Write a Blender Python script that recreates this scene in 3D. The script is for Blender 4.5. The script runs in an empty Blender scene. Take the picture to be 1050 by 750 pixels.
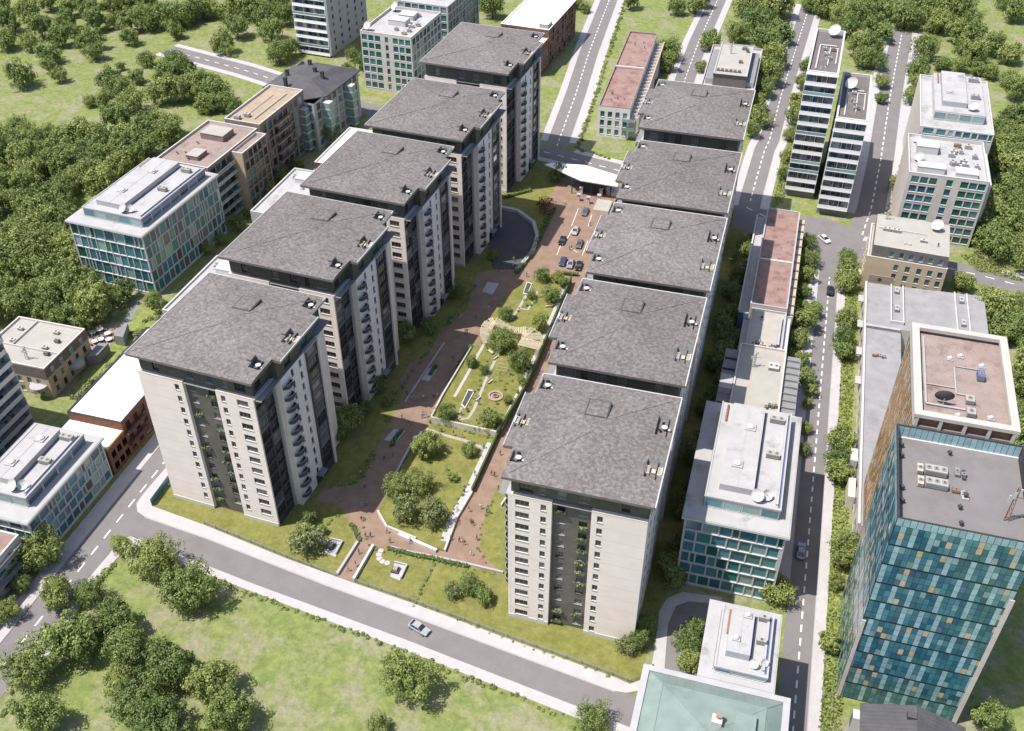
import bpy, bmesh, math, random
from mathutils import Vector, Matrix
S = bpy.context.scene
COL = S.collection
R = math.radians
rng = random.Random(7)
# ------------------------------------------------------------------ camera maths (pixel of the 1050x750 photo -> point on a level plane)
F = 1050.0; PITCH = R(38.8); YAW = R(16.0); CH = 161.6
_fh = Vector((-math.sin(YAW), math.cos(YAW), 0)); _rt = Vector((math.cos(YAW), math.sin(YAW), 0))
_fw = _fh*math.cos(PITCH) + Vector((0, 0, -math.sin(PITCH))); _up = _fh*math.sin(PITCH) + Vector((0, 0, math.cos(PITCH)))
def un(px, py, z=0.0):
    d = _fw + _rt*((px-525)/F) + _up*((375-py)/F)
    t = (z-CH)/d.z
    return (d.x*t, d.y*t)
def G(pts, z=0.0): return [un(a, b, z) for a, b in pts]
def scale_at(x, y, z=0.0):
    return F/((Vector((x, y, z-CH))).dot(_fw))
# ------------------------------------------------------------------ world, sun, camera
sc_az = R(31); EL = R(64.0)
w = bpy.data.worlds.new("World"); S.world = w; w.use_nodes = True
nt = w.node_tree; bg = nt.nodes['Background']; bg.inputs[1].default_value = 0.115
sky = nt.nodes.new('ShaderNodeTexSky'); sky.sky_type = 'NISHITA'; sky.sun_disc = False
sky.sun_elevation = EL; sky.air_density = 1.0; sky.dust_density = 1.5
sdir = Vector((math.cos(sc_az)*math.cos(EL), math.sin(sc_az)*math.cos(EL), -math.sin(EL)))   # light travel
sky.sun_rotation = math.atan2(-sdir.x, -sdir.y)
nt.links.new(sky.outputs[0], bg.inputs[0])
sl = bpy.data.lights.new('sun', 'SUN'); sl.energy = 3.9; sl.angle = R(0.5); sl.color = (1, .95, .87)
so = bpy.data.objects.new('sun', sl); COL.objects.link(so); so.rotation_euler = sdir.to_track_quat('-Z', 'Y').to_euler()
so.location = (-100, 0, 300)
cd = bpy.data.cameras.new('camera'); cam = bpy.data.objects.new('camera', cd); COL.objects.link(cam); S.camera = cam
cd.sensor_width = 36; cd.sensor_fit = 'HORIZONTAL'; cd.lens = 36.0*F/1050; cd.clip_end = 5000; cd.clip_start = 1
cam.location = (0, 0, CH)
cam.matrix_world = Matrix(((_rt.x, _up.x, -_fw.x, 0), (_rt.y, _up.y, -_fw.y, 0), (_rt.z, _up.z, -_fw.z, CH), (0, 0, 0, 1)))
S.view_settings.view_transform = 'Standard'; S.view_settings.look = 'None'; S.view_settings.exposure = 0.80
S.cycles.max_bounces = 5; S.cycles.diffuse_bounces = 3; S.cycles.glossy_bounces = 2; S.cycles.transparent_max_bounces = 4
# ------------------------------------------------------------------ materials
M = {}
def new_mat(name):
    m = bpy.data.materials.new(name); m.use_nodes = True; M[name] = m
    return m, m.node_tree, m.node_tree.nodes['Principled BSDF']
def nd(t, typ, **k):
    n = t.nodes.new(typ)
    for a, b in k.items(): setattr(n, a, b)
    return n
def mix(t, fac, a, b, typ='MIX'):
    n = nd(t, 'ShaderNodeMixRGB', blend_type=typ)
    for i, v in enumerate((fac, a, b)):
        if isinstance(v, bpy.types.NodeSocket): t.links.new(v, n.inputs[i])
        else: n.inputs[i].default_value = v if i == 0 else (*v, 1)
    return n.outputs[0]
def noise(t, scale, detail=4, coord='Object', rough=.55, stretch=None):
    tc = nd(t, 'ShaderNodeTexCoord'); n = nd(t, 'ShaderNodeTexNoise'); n.inputs['Scale'].default_value = scale
    n.inputs['Detail'].default_value = detail; n.inputs['Roughness'].default_value = rough
    if coord == 'World':
        g = nd(t, 'ShaderNodeNewGeometry'); src = g.outputs['Position']
    else: src = tc.outputs[coord]
    if stretch:
        mp = nd(t, 'ShaderNodeMapping'); mp.inputs['Scale'].default_value = stretch; t.links.new(src, mp.inputs[0]); src = mp.outputs[0]
    t.links.new(src, n.inputs['Vector'])
    return n.outputs['Fac']
def ramp(t, fac, stops):
    r = nd(t, 'ShaderNodeValToRGB'); e = r.color_ramp.elements
    while len(e) < len(stops): e.new(0.5)
    for i, (p, c) in enumerate(stops):
        e[i].position = p; e[i].color = (*c, 1) if len(c) == 3 else c
    t.links.new(fac, r.inputs[0]); return r.outputs[0]
def bump(t, b, fac, strength=.3, dist=.1):
    n = nd(t, 'ShaderNodeBump'); n.inputs['Strength'].default_value = strength; n.inputs['Distance'].default_value = dist
    t.links.new(fac, n.inputs['Height']); t.links.new(n.outputs[0], b.inputs['Normal'])
def simple(name, c, rough=.7, var=.18, scale=.6, metal=0.0, spec=.3, stain=None, fine=0.0, joint=0.0):
    m, t, b = new_mat(name)
    f = noise(t, scale, 5)
    lo = tuple(x*(1-var) for x in c); hi = tuple(min(1, x*(1+var)) for x in c)
    col = ramp(t, f, [(.3, lo), (.7, hi)])
    if stain:
        f2 = noise(t, stain[1], 6, rough=.7)
        s = ramp(t, f2, [(stain[2], (0, 0, 0)), (stain[2]+.18, (1, 1, 1))])
        col = mix(t, s, col, stain[0])
    if fine:
        f3 = noise(t, 9, 2)
        col = mix(t, fine, col, ramp(t, f3, [(.35, (.25, .25, .25)), (.65, (1, 1, 1))]), 'MULTIPLY')
    if joint:
        tc = nd(t, 'ShaderNodeTexCoord'); sp = nd(t, 'ShaderNodeSeparateXYZ'); t.links.new(tc.outputs['Object'], sp.inputs[0])
        md = nd(t, 'ShaderNodeMath', operation='PINGPONG'); md.inputs[1].default_value = joint/2; t.links.new(sp.outputs['Z'], md.inputs[0])
        lt = nd(t, 'ShaderNodeMath', operation='LESS_THAN'); lt.inputs[1].default_value = .07; t.links.new(md.outputs[0], lt.inputs[0])
        col = mix(t, lt.outputs[0], col, tuple(x*.86 for x in c))
    t.links.new(col, b.inputs['Base Color'])
    b.inputs['Roughness'].default_value = rough; b.inputs['Metallic'].default_value = metal; b.inputs['Specular IOR Level'].default_value = spec
    return m
def glass(name, c, rough=.12, spec=.7, var=.5):
    m, t, b = new_mat(name)
    oi = nd(t, 'ShaderNodeObjectInfo'); g = nd(t, 'ShaderNodeNewGeometry')
    a = nd(t, 'ShaderNodeMath', operation='ADD'); t.links.new(oi.outputs['Random'], a.inputs[0]); t.links.new(g.outputs['Random Per Island'], a.inputs[1])
    fr = nd(t, 'ShaderNodeMath', operation='FRACT'); t.links.new(a.outputs[0], fr.inputs[0])
    n = noise(t, .9, 2)
    col = ramp(t, fr.outputs[0], [(0, tuple(x*(1-var) for x in c)), (.6, c), (1, tuple(min(1, x*(1+var)+.02) for x in c))])
    col = mix(t, .25, col, ramp(t, n, [(.3, tuple(x*.5 for x in c)), (.7, tuple(x*1.6 for x in c))]))
    t.links.new(col, b.inputs['Base Color']); b.inputs['Roughness'].default_value = rough; b.inputs['Specular IOR Level'].default_value = spec
    return m
simple('asphalt', (.185, .171, .171), .9, .08, .25, fine=.2, stain=((.158, .147, .149), .12, .56))
simple('asphalt_dark', (.085, .08, .085), .9, .12, .3, fine=.2)
simple('pavement', (.42, .395, .40), .85, .07, .5, fine=.18)
simple('kerb', (.33, .31, .31), .85, .06, .6)
simple('marking', (.66, .64, .62), .7, .15, 1.5)
simple('plaza', (.25, .172, .128), .85, .16, .35, fine=.3, stain=((.20, .145, .105), .2, .55))
simple('beige_wall', (.735, .645, .59), .8, .05, .35, joint=3.0)
simple('white_wall', (.70, .665, .65), .7, .05, .4)
simple('white', (.47, .46, .455), .6, .06, .6)
simple('bright_white', (.82, .81, .80), .7, .02, .3)
simple('olive', (.082, .082, .066), .7, .15, .5, joint=3.0)
simple('strip_wall', (.118, .108, .094), .7, .15, .5, joint=3.0)
simple('tower_roof', (.185, .170, .172), .85, .08, .2, stain=((.145, .132, .131), .09, .5), fine=.15)
simple('dark_trim', (.035, .035, .038), .6, .2, 1)
simple('charcoal', (.06, .058, .062), .7, .2, .6)
simple('dark_roof', (.15, .13, .125), .9, .2, .5, fine=.3, stain=((.24, .15, .12), .4, .58))
simple('grey_roof', (.27, .26, .265), .85, .12, .35, stain=((.20, .19, .195), .2, .55), fine=.15)
simple('white_roof', (.375, .366, .37), .8, .08, .3, stain=((.215, .205, .205), .16, .54), fine=.12)
simple('beige_roof', (.40, .355, .325), .85, .10, .35, stain=((.30, .25, .22), .3, .6), fine=.2)
simple('pink_roof', (.29, .225, .20), .9, .12, .3, stain=((.18, .12, .10), .28, .52), fine=.3)
simple('red_roof', (.29, .19, .165), .9, .14, .4, stain=((.18, .085, .07), .3, .5), fine=.3)
simple('parapet_stone', (.42, .385, .355), .8, .08, .5)
simple('cream_roof', (.36, .34, .305), .85, .08, .3, stain=((.34, .31, .27), .4, .6), fine=.2)
simple('tan_roof', (.36, .28, .20), .9, .14, .4, fine=.3, stain=((.24, .25, .13), .35, .6))
simple('slate', (.085, .082, .088), .7, .15, .5, fine=.3)
simple('brick', (.175, .078, .048), .85, .25, 1.2, fine=.35)
simple('brown_wall', (.21, .165, .145), .8, .12, .6)
simple('tan_wall', (.46, .355, .255), .8, .07, .5)
simple('attic_wall', (.145, .125, .118), .75, .15, .8)
simple('stone', (.50, .455, .42), .85, .10, .6)
simple('copper_green', (.19, .245, .222), .7, .12, .35, stain=((.15, .20, .18), .2, .53), fine=.1)
simple('copper_orange', (.42, .225, .075), .6, .2, 1.0)
simple('tan_panel', (.42, .325, .20), .6, .2, 1.0)
simple('light_grey', (.36, .355, .365), .7, .08, .5)
simple('mid_grey', (.20, .20, .205), .7, .12, .5)
simple('metal', (.42, .41, .40), .4, .1, 1, metal=.6)
simple('rust', (.24, .12, .08), .9, .3, 1.5)
simple('timber', (.52, .45, .33), .8, .12, 1.5, fine=.2)
simple('blue_shade', (.10, .13, .22), .6, .1, .6)  # dark blue with shadow in its colour on roof trenches and terrace walls
simple('soil', (.30, .235, .19), .95, .2, .5, fine=.3)
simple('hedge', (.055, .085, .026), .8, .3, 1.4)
simple('bark', (.11, .085, .065), .9, .2, 3)
simple('skin', (.45, .29, .22), .6, .05); simple('hair', (.04, .028, .02), .7, .1)
for k, c in dict(blue=(.10, .24, .42), navy=(.03, .04, .09), white_cloth=(.62, .61, .60), black=(.02, .02, .022), red=(.38, .07, .06), teal_cloth=(.08, .30, .33), green_cloth=(.12, .22, .10), grey_cloth=(.20, .20, .21), denim=(.09, .12, .20), khaki=(.30, .25, .17), pink=(.48, .27, .27)).items():
    simple('cloth_'+k.replace('_cloth', ''), c, .85, .1, 4)
for k, c in dict(silver=(.42, .43, .45), black=(.02, .021, .024), grey=(.14, .145, .155), white=(.72, .72, .72), blue=(.06, .08, .15), lilac=(.30, .31, .42)).items():
    simple('paint_'+k, c, .25, .03, 1, metal=.3, spec=.6)
simple('tyre', (.02, .02, .02), .9, .1); simple('lamp_glass', (.7, .7, .68), .2, .05)
glass('glass_dark', (.028, .030, .034)); glass('glass_grey', (.10, .105, .11)); glass('glass_teal', (.040, .145, .160), var=.3); glass('glass_pale', (.20, .30, .30), var=.3)
glass('glass_blue', (.06, .105, .16)); glass('glass_green', (.018, .12, .095), var=.6); glass('glass_deep', (.026, .11, .155), var=.3); glass('glass_sky', (.25, .385, .42), var=.15); glass('glass_mid', (.05, .165, .205), var=.25)
# shingles
m, t, b = new_mat('shingle')
f1 = noise(t, .14, 3); f2 = noise(t, 1.35, 3, rough=.8)
c = mix(t, .72, ramp(t, f1, [(.35, (.126, .113, .110)), (.65, (.165, .150, .146))]), ramp(t, f2, [(.36, (.092, .082, .079)), (.5, (.150, .135, .131)), (.63, (.235, .215, .209))]))
oi = nd(t, 'ShaderNodeObjectInfo'); f4 = noise(t, .06, 5, 'World', .7); c = mix(t, .5, c, ramp(t, f4, [(.35, (.72, .70, .68)), (.65, (1.12, 1.12, 1.13))]), 'MULTIPLY'); c = mix(t, .6, c, ramp(t, oi.outputs['Random'], [(0, (.88, .87, .86)), (1, (1.08, 1.07, 1.06))]), 'MULTIPLY')
t.links.new(c, b.inputs['Base Color']); b.inputs['Roughness'].default_value = .9; b.inputs['Specular IOR Level'].default_value = .2; bump(t, b, f2, .25, .08)
# meadow and lawn
def grass(name, green, yellow, dry, s=1.0, dryw=.5):
    m, t, b = new_mat(name)
    f1 = noise(t, .045*s, 5, 'World', .6); f2 = noise(t, .17*s, 6, 'World', .65); f3 = noise(t, .8, 7, 'World', .8)
    c = mix(t, ramp(t, f2, [(.38, (0, 0, 0)), (.62, (1, 1, 1))]), green, yellow)
    d = nd(t, 'ShaderNodeMath', operation='ADD'); t.links.new(f1, d.inputs[0]); mm = nd(t, 'ShaderNodeMath', operation='MULTIPLY'); t.links.new(f3, mm.inputs[0]); mm.inputs[1].default_value = .35; t.links.new(mm.outputs[0], d.inputs[1])
    c = mix(t, ramp(t, d.outputs[0], [(.70-.1*dryw, (0, 0, 0)), (.86-.1*dryw, (dryw+.25,)*3)]), c, dry)
    c = mix(t, .6, c, ramp(t, f3, [(.3, (.5, .52, .42)), (.7, (1.35, 1.33, 1.35))]), 'MULTIPLY')
    t.links.new(c, b.inputs['Base Color']); b.inputs['Roughness'].default_value = .95; b.inputs['Specular IOR Level'].default_value = .1
    bump(t, b, f3, .5, .25)
grass('meadow', (.140, .182, .058), (.212, .236, .085), (.262, .236, .175), 2.6, .5)
grass('lawn', (.150, .155, .044), (.20, .195, .064), (.205, .18, .09), 2.0, .15)
grass('ground_cover', (.15, .19, .05), (.24, .27, .09), (.25, .24, .10), 3.0, .25)
def leafmat(name, dark, mid, lite):
    m, t, b = new_mat(name)
    g = nd(t, 'ShaderNodeNewGeometry'); oi = nd(t, 'ShaderNodeObjectInfo')
    c = ramp(t, g.outputs['Random Per Island'], [(0, dark), (.5, mid), (1, lite)])
    hs = nd(t, 'ShaderNodeHueSaturation'); mr = nd(t, 'ShaderNodeMapRange'); t.links.new(oi.outputs['Random'], mr.inputs[0]); mr.inputs[3].default_value = .82; mr.inputs[4].default_value = 1.15
    t.links.new(mr.outputs[0], hs.inputs['Value']); mh = nd(t, 'ShaderNodeMapRange'); t.links.new(oi.outputs['Random'], mh.inputs[0]); mh.inputs[3].default_value = .515; mh.inputs[4].default_value = .485
    t.links.new(mh.outputs[0], hs.inputs['Hue']); t.links.new(c, hs.inputs['Color'])
    tr = nd(t, 'ShaderNodeBsdfTranslucent'); t.links.new(hs.outputs[0], tr.inputs[0]); t.links.new(hs.outputs[0], b.inputs['Base Color'])
    b.inputs['Roughness'].default_value = .6; b.inputs['Specular IOR Level'].default_value = .25
    ms = nd(t, 'ShaderNodeMixShader'); ms.inputs[0].default_value = .25
    t.links.new(b.outputs[0], ms.inputs[1]); t.links.new(tr.outputs[0], ms.inputs[2]); t.links.new(ms.outputs[0], t.nodes['Material Output'].inputs[0])
leafmat('leaf', (.10, .140, .028), (.20, .252, .066), (.34, .39, .145))
leafmat('leaf_olive', (.10, .138, .030), (.200, .250, .072), (.335, .385, .148))
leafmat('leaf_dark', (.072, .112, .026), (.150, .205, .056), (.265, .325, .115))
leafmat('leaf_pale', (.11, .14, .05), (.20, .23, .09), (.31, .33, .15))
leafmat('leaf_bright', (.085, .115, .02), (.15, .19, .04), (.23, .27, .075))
leafmat('leaf_red', (.12, .045, .02), (.20, .08, .03), (.22, .15, .04))
# ------------------------------------------------------------------ mesh building
class MB:
    def __init__(s, sx=1): s.v = []; s.f = []; s.m = []; s.mats = []; s.sx = sx
    def mi(s, m):
        if m not in s.mats: s.mats.append(m)
        return s.mats.index(m)
    def poly(s, pts, m):
        i = len(s.v); s.v += [tuple(p) for p in pts]; s.f.append(tuple(range(i, i+len(pts)))); s.m.append(s.mi(m))
    def box(s, x0, x1, y0, y1, z0, z1, m, top=None, bottom=True):
        i = len(s.v); s.v += [(x0, y0, z0), (x1, y0, z0), (x1, y1, z0), (x0, y1, z0), (x0, y0, z1), (x1, y0, z1), (x1, y1, z1), (x0, y1, z1)]
        fs = [(0, 1, 5, 4), (1, 2, 6, 5), (2, 3, 7, 6), (3, 0, 4, 7), (4, 5, 6, 7)] + ([(3, 2, 1, 0)] if bottom else [])
        for k, f in enumerate(fs):
            s.f.append(tuple(i+a for a in f)); s.m.append(s.mi(top if (k == 4 and top) else m))
    def prism(s, pts, z0, z1, m, side=None):
        n = len(pts); i = len(s.v); s.v += [(p[0], p[1], z0) for p in pts]+[(p[0], p[1], z1) for p in pts]
        s.f.append(tuple(range(i+n, i+2*n))); s.m.append(s.mi(m))
        for k in range(n):
            s.f.append((i+k, i+(k+1) % n, i+n+(k+1) % n, i+n+k)); s.m.append(s.mi(side or m))
    def cyl(s, x, y, z0, z1, r, m, n=10, r2=None, cap=True):
        r2 = r if r2 is None else r2; i = len(s.v)
        for z, q in ((z0, r), (z1, r2)):
            for k in range(n): s.v.append((x+q*math.cos(6.2832*k/n), y+q*math.sin(6.2832*k/n), z))
        for k in range(n): s.f.append((i+k, i+(k+1) % n, i+n+(k+1) % n, i+n+k)); s.m.append(s.mi(m))
        if cap: s.f.append(tuple(range(i+n, i+2*n))); s.m.append(s.mi(m))
    def bar(s, a, b, r, m, n=6):
        a = Vector(a); b = Vector(b); d = (b-a).normalized(); u = d.orthogonal().normalized(); v = d.cross(u); i = len(s.v)
        for p in (a, b):
            for k in range(n): s.v.append(tuple(p+u*(r*math.cos(6.2832*k/n))+v*(r*math.sin(6.2832*k/n))))
        for k in range(n): s.f.append((i+k, i+(k+1) % n, i+n+(k+1) % n, i+n+k)); s.m.append(s.mi(m))
        s.f.append(tuple(range(i, i+n))); s.m.append(s.mi(m)); s.f.append(tuple(range(i+n, i+2*n))); s.m.append(s.mi(m))
    def mesh(s, name):
        me = bpy.data.meshes.new(name)
        v = s.v if s.sx == 1 else [(-x, y, z) for x, y, z in s.v]
        f = s.f if s.sx == 1 else [tuple(reversed(q)) for q in s.f]
        me.from_pydata(v, [], f)
        for m in s.mats: me.materials.append(M[m])
        me.polygons.foreach_set('material_index', s.m); me.update(); return me
    def obj(s, name, parent=None, loc=None, rz=0):
        o = bpy.data.objects.new(name, s.mesh(name)); COL.objects.link(o)
        if parent: o.parent = parent
        if loc: o.location = loc
        if rz: o.rotation_euler.z = rz
        return o
def tag(o, label=None, cat=None, group=None, kind=None):
    for k, v in (('label', label), ('category', cat), ('group', group), ('kind', kind)):
        if v: o[k] = v
    return o
def empty(name, label, cat, loc=(0, 0, 0), rz=0, group=None):
    o = bpy.data.objects.new(name, None); COL.objects.link(o); o.location = loc; o.rotation_euler.z = rz
    o.empty_display_size = .5
    return tag(o, label, cat, group)
def put(me, name, parent=None, loc=(0, 0, 0), rz=0):
    o = bpy.data.objects.new(name, me); COL.objects.link(o); o.parent = parent; o.location = loc; o.rotation_euler.z = rz; return o
def copy_tree(o, parent=None):
    c = o.copy(); COL.objects.link(c); c.parent = parent
    for ch in list(o.children): copy_tree(ch, c)
    return c
# ------------------------------------------------------------------ windows and facades
WC = {}
STY = {  # style: (frame, glass, muntins)
 'resi': ('mid_grey', 'glass_dark', 1), 'resig': ('mid_grey', 'glass_grey', 1), 'dark': ('dark_trim', 'glass_dark', 1), 'grey': ('light_grey', 'glass_grey', 0),
 'teal': ('white', 'glass_teal', 0), 'pale': ('white', 'glass_pale', 0), 'blue': ('white', 'glass_blue', 0), 'green': ('white', 'glass_green', 0), 'deep': ('white', 'glass_deep', 0), 'mid': ('white', 'glass_mid', 0),
 'tealdark': ('dark_trim', 'glass_teal', 1)}
def win_mb(w, h, st, rec=.22):
    fr, gl, mu = STY[st]; b = MB(); t = .07
    b.poly([(-w/2, rec, 0), (w/2, rec, 0), (w/2, rec, h), (-w/2, rec, h)], gl)
    e = .002
    for (x0, x1, z0, z1) in ((-w/2+e, -w/2+t, e, h-e), (w/2-t, w/2-e, e, h-e), (-w/2+t, w/2-t, e, t), (-w/2+t, w/2-t, h-t, h-e)):
        b.box(x0, x1, rec-.07, rec-.004, z0, z1, fr)
    if mu:
        n = 2 if w > 1.6 else 1
        for k in range(n):
            x = -w/2 + w*(k+1)/(n+1); b.box(x-.035, x+.035, rec-.06, rec-.006, t, h-t, fr)
    b.box(-w/2-.06, w/2+.06, -.10, -.004, -.09, -.01, fr)   # sill
    return b
def win_mesh(w, h, st):
    k = (round(w, 2), round(h, 2), st)
    if k not in WC: WC[k] = win_mb(*k).mesh('window')
    return WC[k]
RZ = {'S': 0, 'E': math.pi/2, 'N': math.pi, 'W': -math.pi/2}
class Bld:
    def __init__(s, name, label, cat, x, y, rot=0, sx=1, group=None, z=0):
        s.root = empty(name, label, cat, (x, y, z), R(rot), group); s.sx = sx; s.w = MB(sx); s.n = 0; s.extra = MB()
    def place(s, face, plane, u):
        x, y = (u, plane) if face in 'SN' else (plane, u)
        if s.sx < 0: x = -x; face = {'E': 'W', 'W': 'E'}.get(face, face)
        return x, y, RZ[face]
    def win(s, face, plane, u, z, w, h, st, name='window'):
        x, y, rz = s.place(face, plane, u)
        if s.n < 99:
            put(win_mesh(w, h, st), name, s.root, (x, y, z), rz); s.n += 1
        else:
            q = win_mb(w, h, st); i = len(s.extra.v); c, sn = math.cos(rz), math.sin(rz)
            s.extra.v += [(x+c*a-sn*b, y+sn*a+c*b, z+d) for a, b, d in q.v]
            s.extra.f += [tuple(i+k for k in f) for f in q.f]; s.extra.m += [s.extra.mi(q.mats[k]) for k in q.m]
    def facade(s, face, plane, u0, u1, z0, z1, rects, m, rv=.24):
        """rects: (u0,u1,z0,z1) openings with reveals"""
        b = s.w
        def P(u, d, z):
            if face == 'S': return (u, plane+d, z)
            if face == 'N': return (u, plane-d, z)
            if face == 'E': return (plane-d, u, z)
            return (plane+d, u, z)
        us = sorted({u0, u1, *[round(r[0], 4) for r in rects], *[round(r[1], 4) for r in rects]}); us = [u for u in us if u0-1e-6 <= u <= u1+1e-6]
        zs = sorted({z0, z1, *[round(r[2], 4) for r in rects], *[round(r[3], 4) for r in rects]}); zs = [z for z in zs if z0-1e-6 <= z <= z1+1e-6]
        for j in range(len(zs)-1):
            zc = (zs[j]+zs[j+1])/2; row = [r for r in rects if r[2] < zc < r[3]]
            i = 0
            while i < len(us)-1:
                uc = (us[i]+us[i+1])/2
                if any(r[0] < uc < r[1] for r in row): i += 1; continue
                k = i
                while k+1 < len(us)-1 and not any(r[0] < (us[k+1]+us[k+2])/2 < r[1] for r in row): k += 1
                b.poly([P(us[i], 0, zs[j]), P(us[k+1], 0, zs[j]), P(us[k+1], 0, zs[j+1]), P(us[i], 0, zs[j+1])], m); i = k+1
        for a, c, d, e in rects:
            b.poly([P(a, 0, d), P(a, rv, d), P(a, rv, e), P(a, 0, e)], m); b.poly([P(c, 0, d), P(c, rv, d), P(c, rv, e), P(c, 0, e)], m)
            b.poly([P(a, 0, d), P(c, 0, d), P(c, rv, d), P(a, rv, d)], m); b.poly([P(a, 0, e), P(c, 0, e), P(c, rv, e), P(a, rv, e)], m)
    def grid(s, face, plane, u0, u1, z0, z1, cols, rows, m, styles, rv=.24):
        """cols: (u centre, width); rows: (z bottom, height)"""
        rects = []
        for (u, w) in cols:
            for (z, h) in rows:
                rects.append((u-w/2, u+w/2, z, z+h)); s.win(face, plane, u, z, w, h, rng.choice(styles))
        s.facade(face, plane, u0, u1, z0, z1, rects, m, rv)
    def part(s, mb, name, loc=None, rz=0):
        mb.sx = s.sx
        if loc and s.sx < 0: loc = (-loc[0], loc[1], loc[2])
        return mb.obj(name, s.root, loc, rz)
    def done(s, wall='wall'):
        if s.w.f: s.w.obj(wall, s.root)
        if s.extra.f: tag(s.extra.obj('window', s.root), kind='stuff')
        return s.root
def parapet(mb, x0, x1, y0, y1, z, m, roofm, drop=.7, t=.35, coping=None):
    """flat roof sunk behind a parapet whose top is z; the outer faces are the facade's"""
    mb.poly([(x0+t, y0+t, z-drop), (x1-t, y0+t, z-drop), (x1-t, y1-t, z-drop), (x0+t, y1-t, z-drop)], roofm)
    cm = coping or m
    for (a, b, c, d) in ((x0-.03, x1+.03, y0-.03, y0+t), (x0-.03, x1+.03, y1-t, y1+.03), (x0-.03, x0+t, y0+t, y1-t), (x1-t, x1+.03, y0+t, y1-t)):
        mb.box(a, b, c, d, z-.12, z+.03, cm)
    i = x0+t; k = x1-t; j = y0+t; l = y1-t
    for p, q in (((i, j), (k, j)), ((k, j), (k, l)), ((k, l), (i, l)), ((i, l), (i, j))):
        mb.poly([(p[0], p[1], z-drop), (q[0], q[1], z-drop), (q[0], q[1], z-.1), (p[0], p[1], z-.1)], m)
# roof equipment: parts of their building
def ac_unit(B, x, y, z, sx=2.4, sy=1.2, h=1.1, m='light_grey', name='air_conditioner'):
    b = MB(); b.box(-sx/2, sx/2, -sy/2, sy/2, .2, h, m); b.box(-sx/2+.1, sx/2-.1, -sy/2+.1, sy/2-.1, 0, .2, 'mid_grey')
    n = max(1, int(sx/1.1))
    for k in range(n):
        u = -sx/2+sx*(k+.5)/n; b.cyl(u, 0, h, h+.08, min(.42, sy*.38), 'mid_grey', 12); b.cyl(u, 0, h+.08, h+.12, .16, 'dark_trim', 8)
    for k in range(5): zz = .3+k*(h-.4)/5; b.box(-sx/2+.1, sx/2-.1, -sy/2-.02, -sy/2-.003, zz, zz+.07, 'mid_grey')
    return B.part(b, name, (x, y, z))
def vent(B, x, y, z, r=.45, h=.8, m='metal'):
    b = MB(); b.box(-r*1.3, r*1.3, -r*1.3, r*1.3, 0, .3, 'light_grey'); b.cyl(0, 0, .3, h, r*.7, m, 10); b.cyl(0, 0, h, h+.25, r, m, 10, r*.5)
    return B.part(b, 'roof_vent', (x, y, z))
def dish(B, x, y, z, r=1.2, az=200, el=35, m='white'):
    b = MB(); n = 16; rings = [(0, 0), (.4, .05), (.75, .2), (1, .38)]
    az = R(az); el = R(el); d = Vector((math.cos(az)*math.cos(el), math.sin(az)*math.cos(el), math.sin(el))); u = d.cross(Vector((0, 0, 1))).normalized(); v = u.cross(d)
    c = Vector((0, 0, r*1.0)); i = 0
    for q, dz in rings:
        for k in range(n): b.v.append(tuple(c+u*(r*q*math.cos(6.2832*k/n))+v*(r*q*math.sin(6.2832*k/n))+d*(dz*r)))
    for j in range(3):
        for k in range(n): b.f.append((j*n+k, j*n+(k+1) % n, (j+1)*n+(k+1) % n, (j+1)*n+k)); b.m.append(b.mi(m))
    b.bar((0, 0, 0), tuple(c), .1, 'metal'); b.bar(tuple(c), tuple(c+d*r*.8), .04, 'metal'); b.box(-.4, .4, -.4, .4, 0, .12, 'mid_grey')
    return B.part(b, 'satellite_dish', (x, y, z))
def mast(B, x, y, z, h=6, m='rust'):
    b = MB(); s = .35
    for a, c in ((-s, -s), (s, -s), (0, s)): b.bar((a, c, 0), (a*.5, c*.5, h), .06, m, 5)
    n = int(h/1.0)
    for k in range(n):
        q = 1-.5*k/n; z0 = k*h/n; z1 = (k+1)*h/n
        b.bar((-s*q, -s*q, z0), (s*q, -s*q, z1), .04, m, 4); b.bar((s*q, -s*q, z0), (0, s*q, z1), .04, m, 4); b.bar((0, s*q, z0), (-s*q, -s*q, z1), .04, m, 4)
    for k in range(3): b.box(-.9+k*.6, -.6+k*.6, -.3, -.15, h*.55+k*.8, h*.75+k*.8, 'white')
    b.bar((-1.2, 0, h*.7), (1.2, 0, h*.7), .05, m, 5)
    return B.part(b, 'radio_mast', (x, y, z))
def pipe(B, pts, z, r=.12, m='metal'):
    b = MB()
    for p, q in zip(pts, pts[1:]): b.bar((p[0], p[1], z), (q[0], q[1], z), r, m, 6)
    return B.part(b, 'roof_pipe')
def plant_box(B, x0, x1, y0, y1, z, h, m='light_grey', top='white_roof', name='plant_room'):
    b = MB(); b.box(x0, x1, y0, y1, z, z+h, m, top); b.box(x0-.1, x1+.1, y0-.1, y1+.1, z+h-.12, z+h-.02, m)
    return B.part(b, name)
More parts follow.
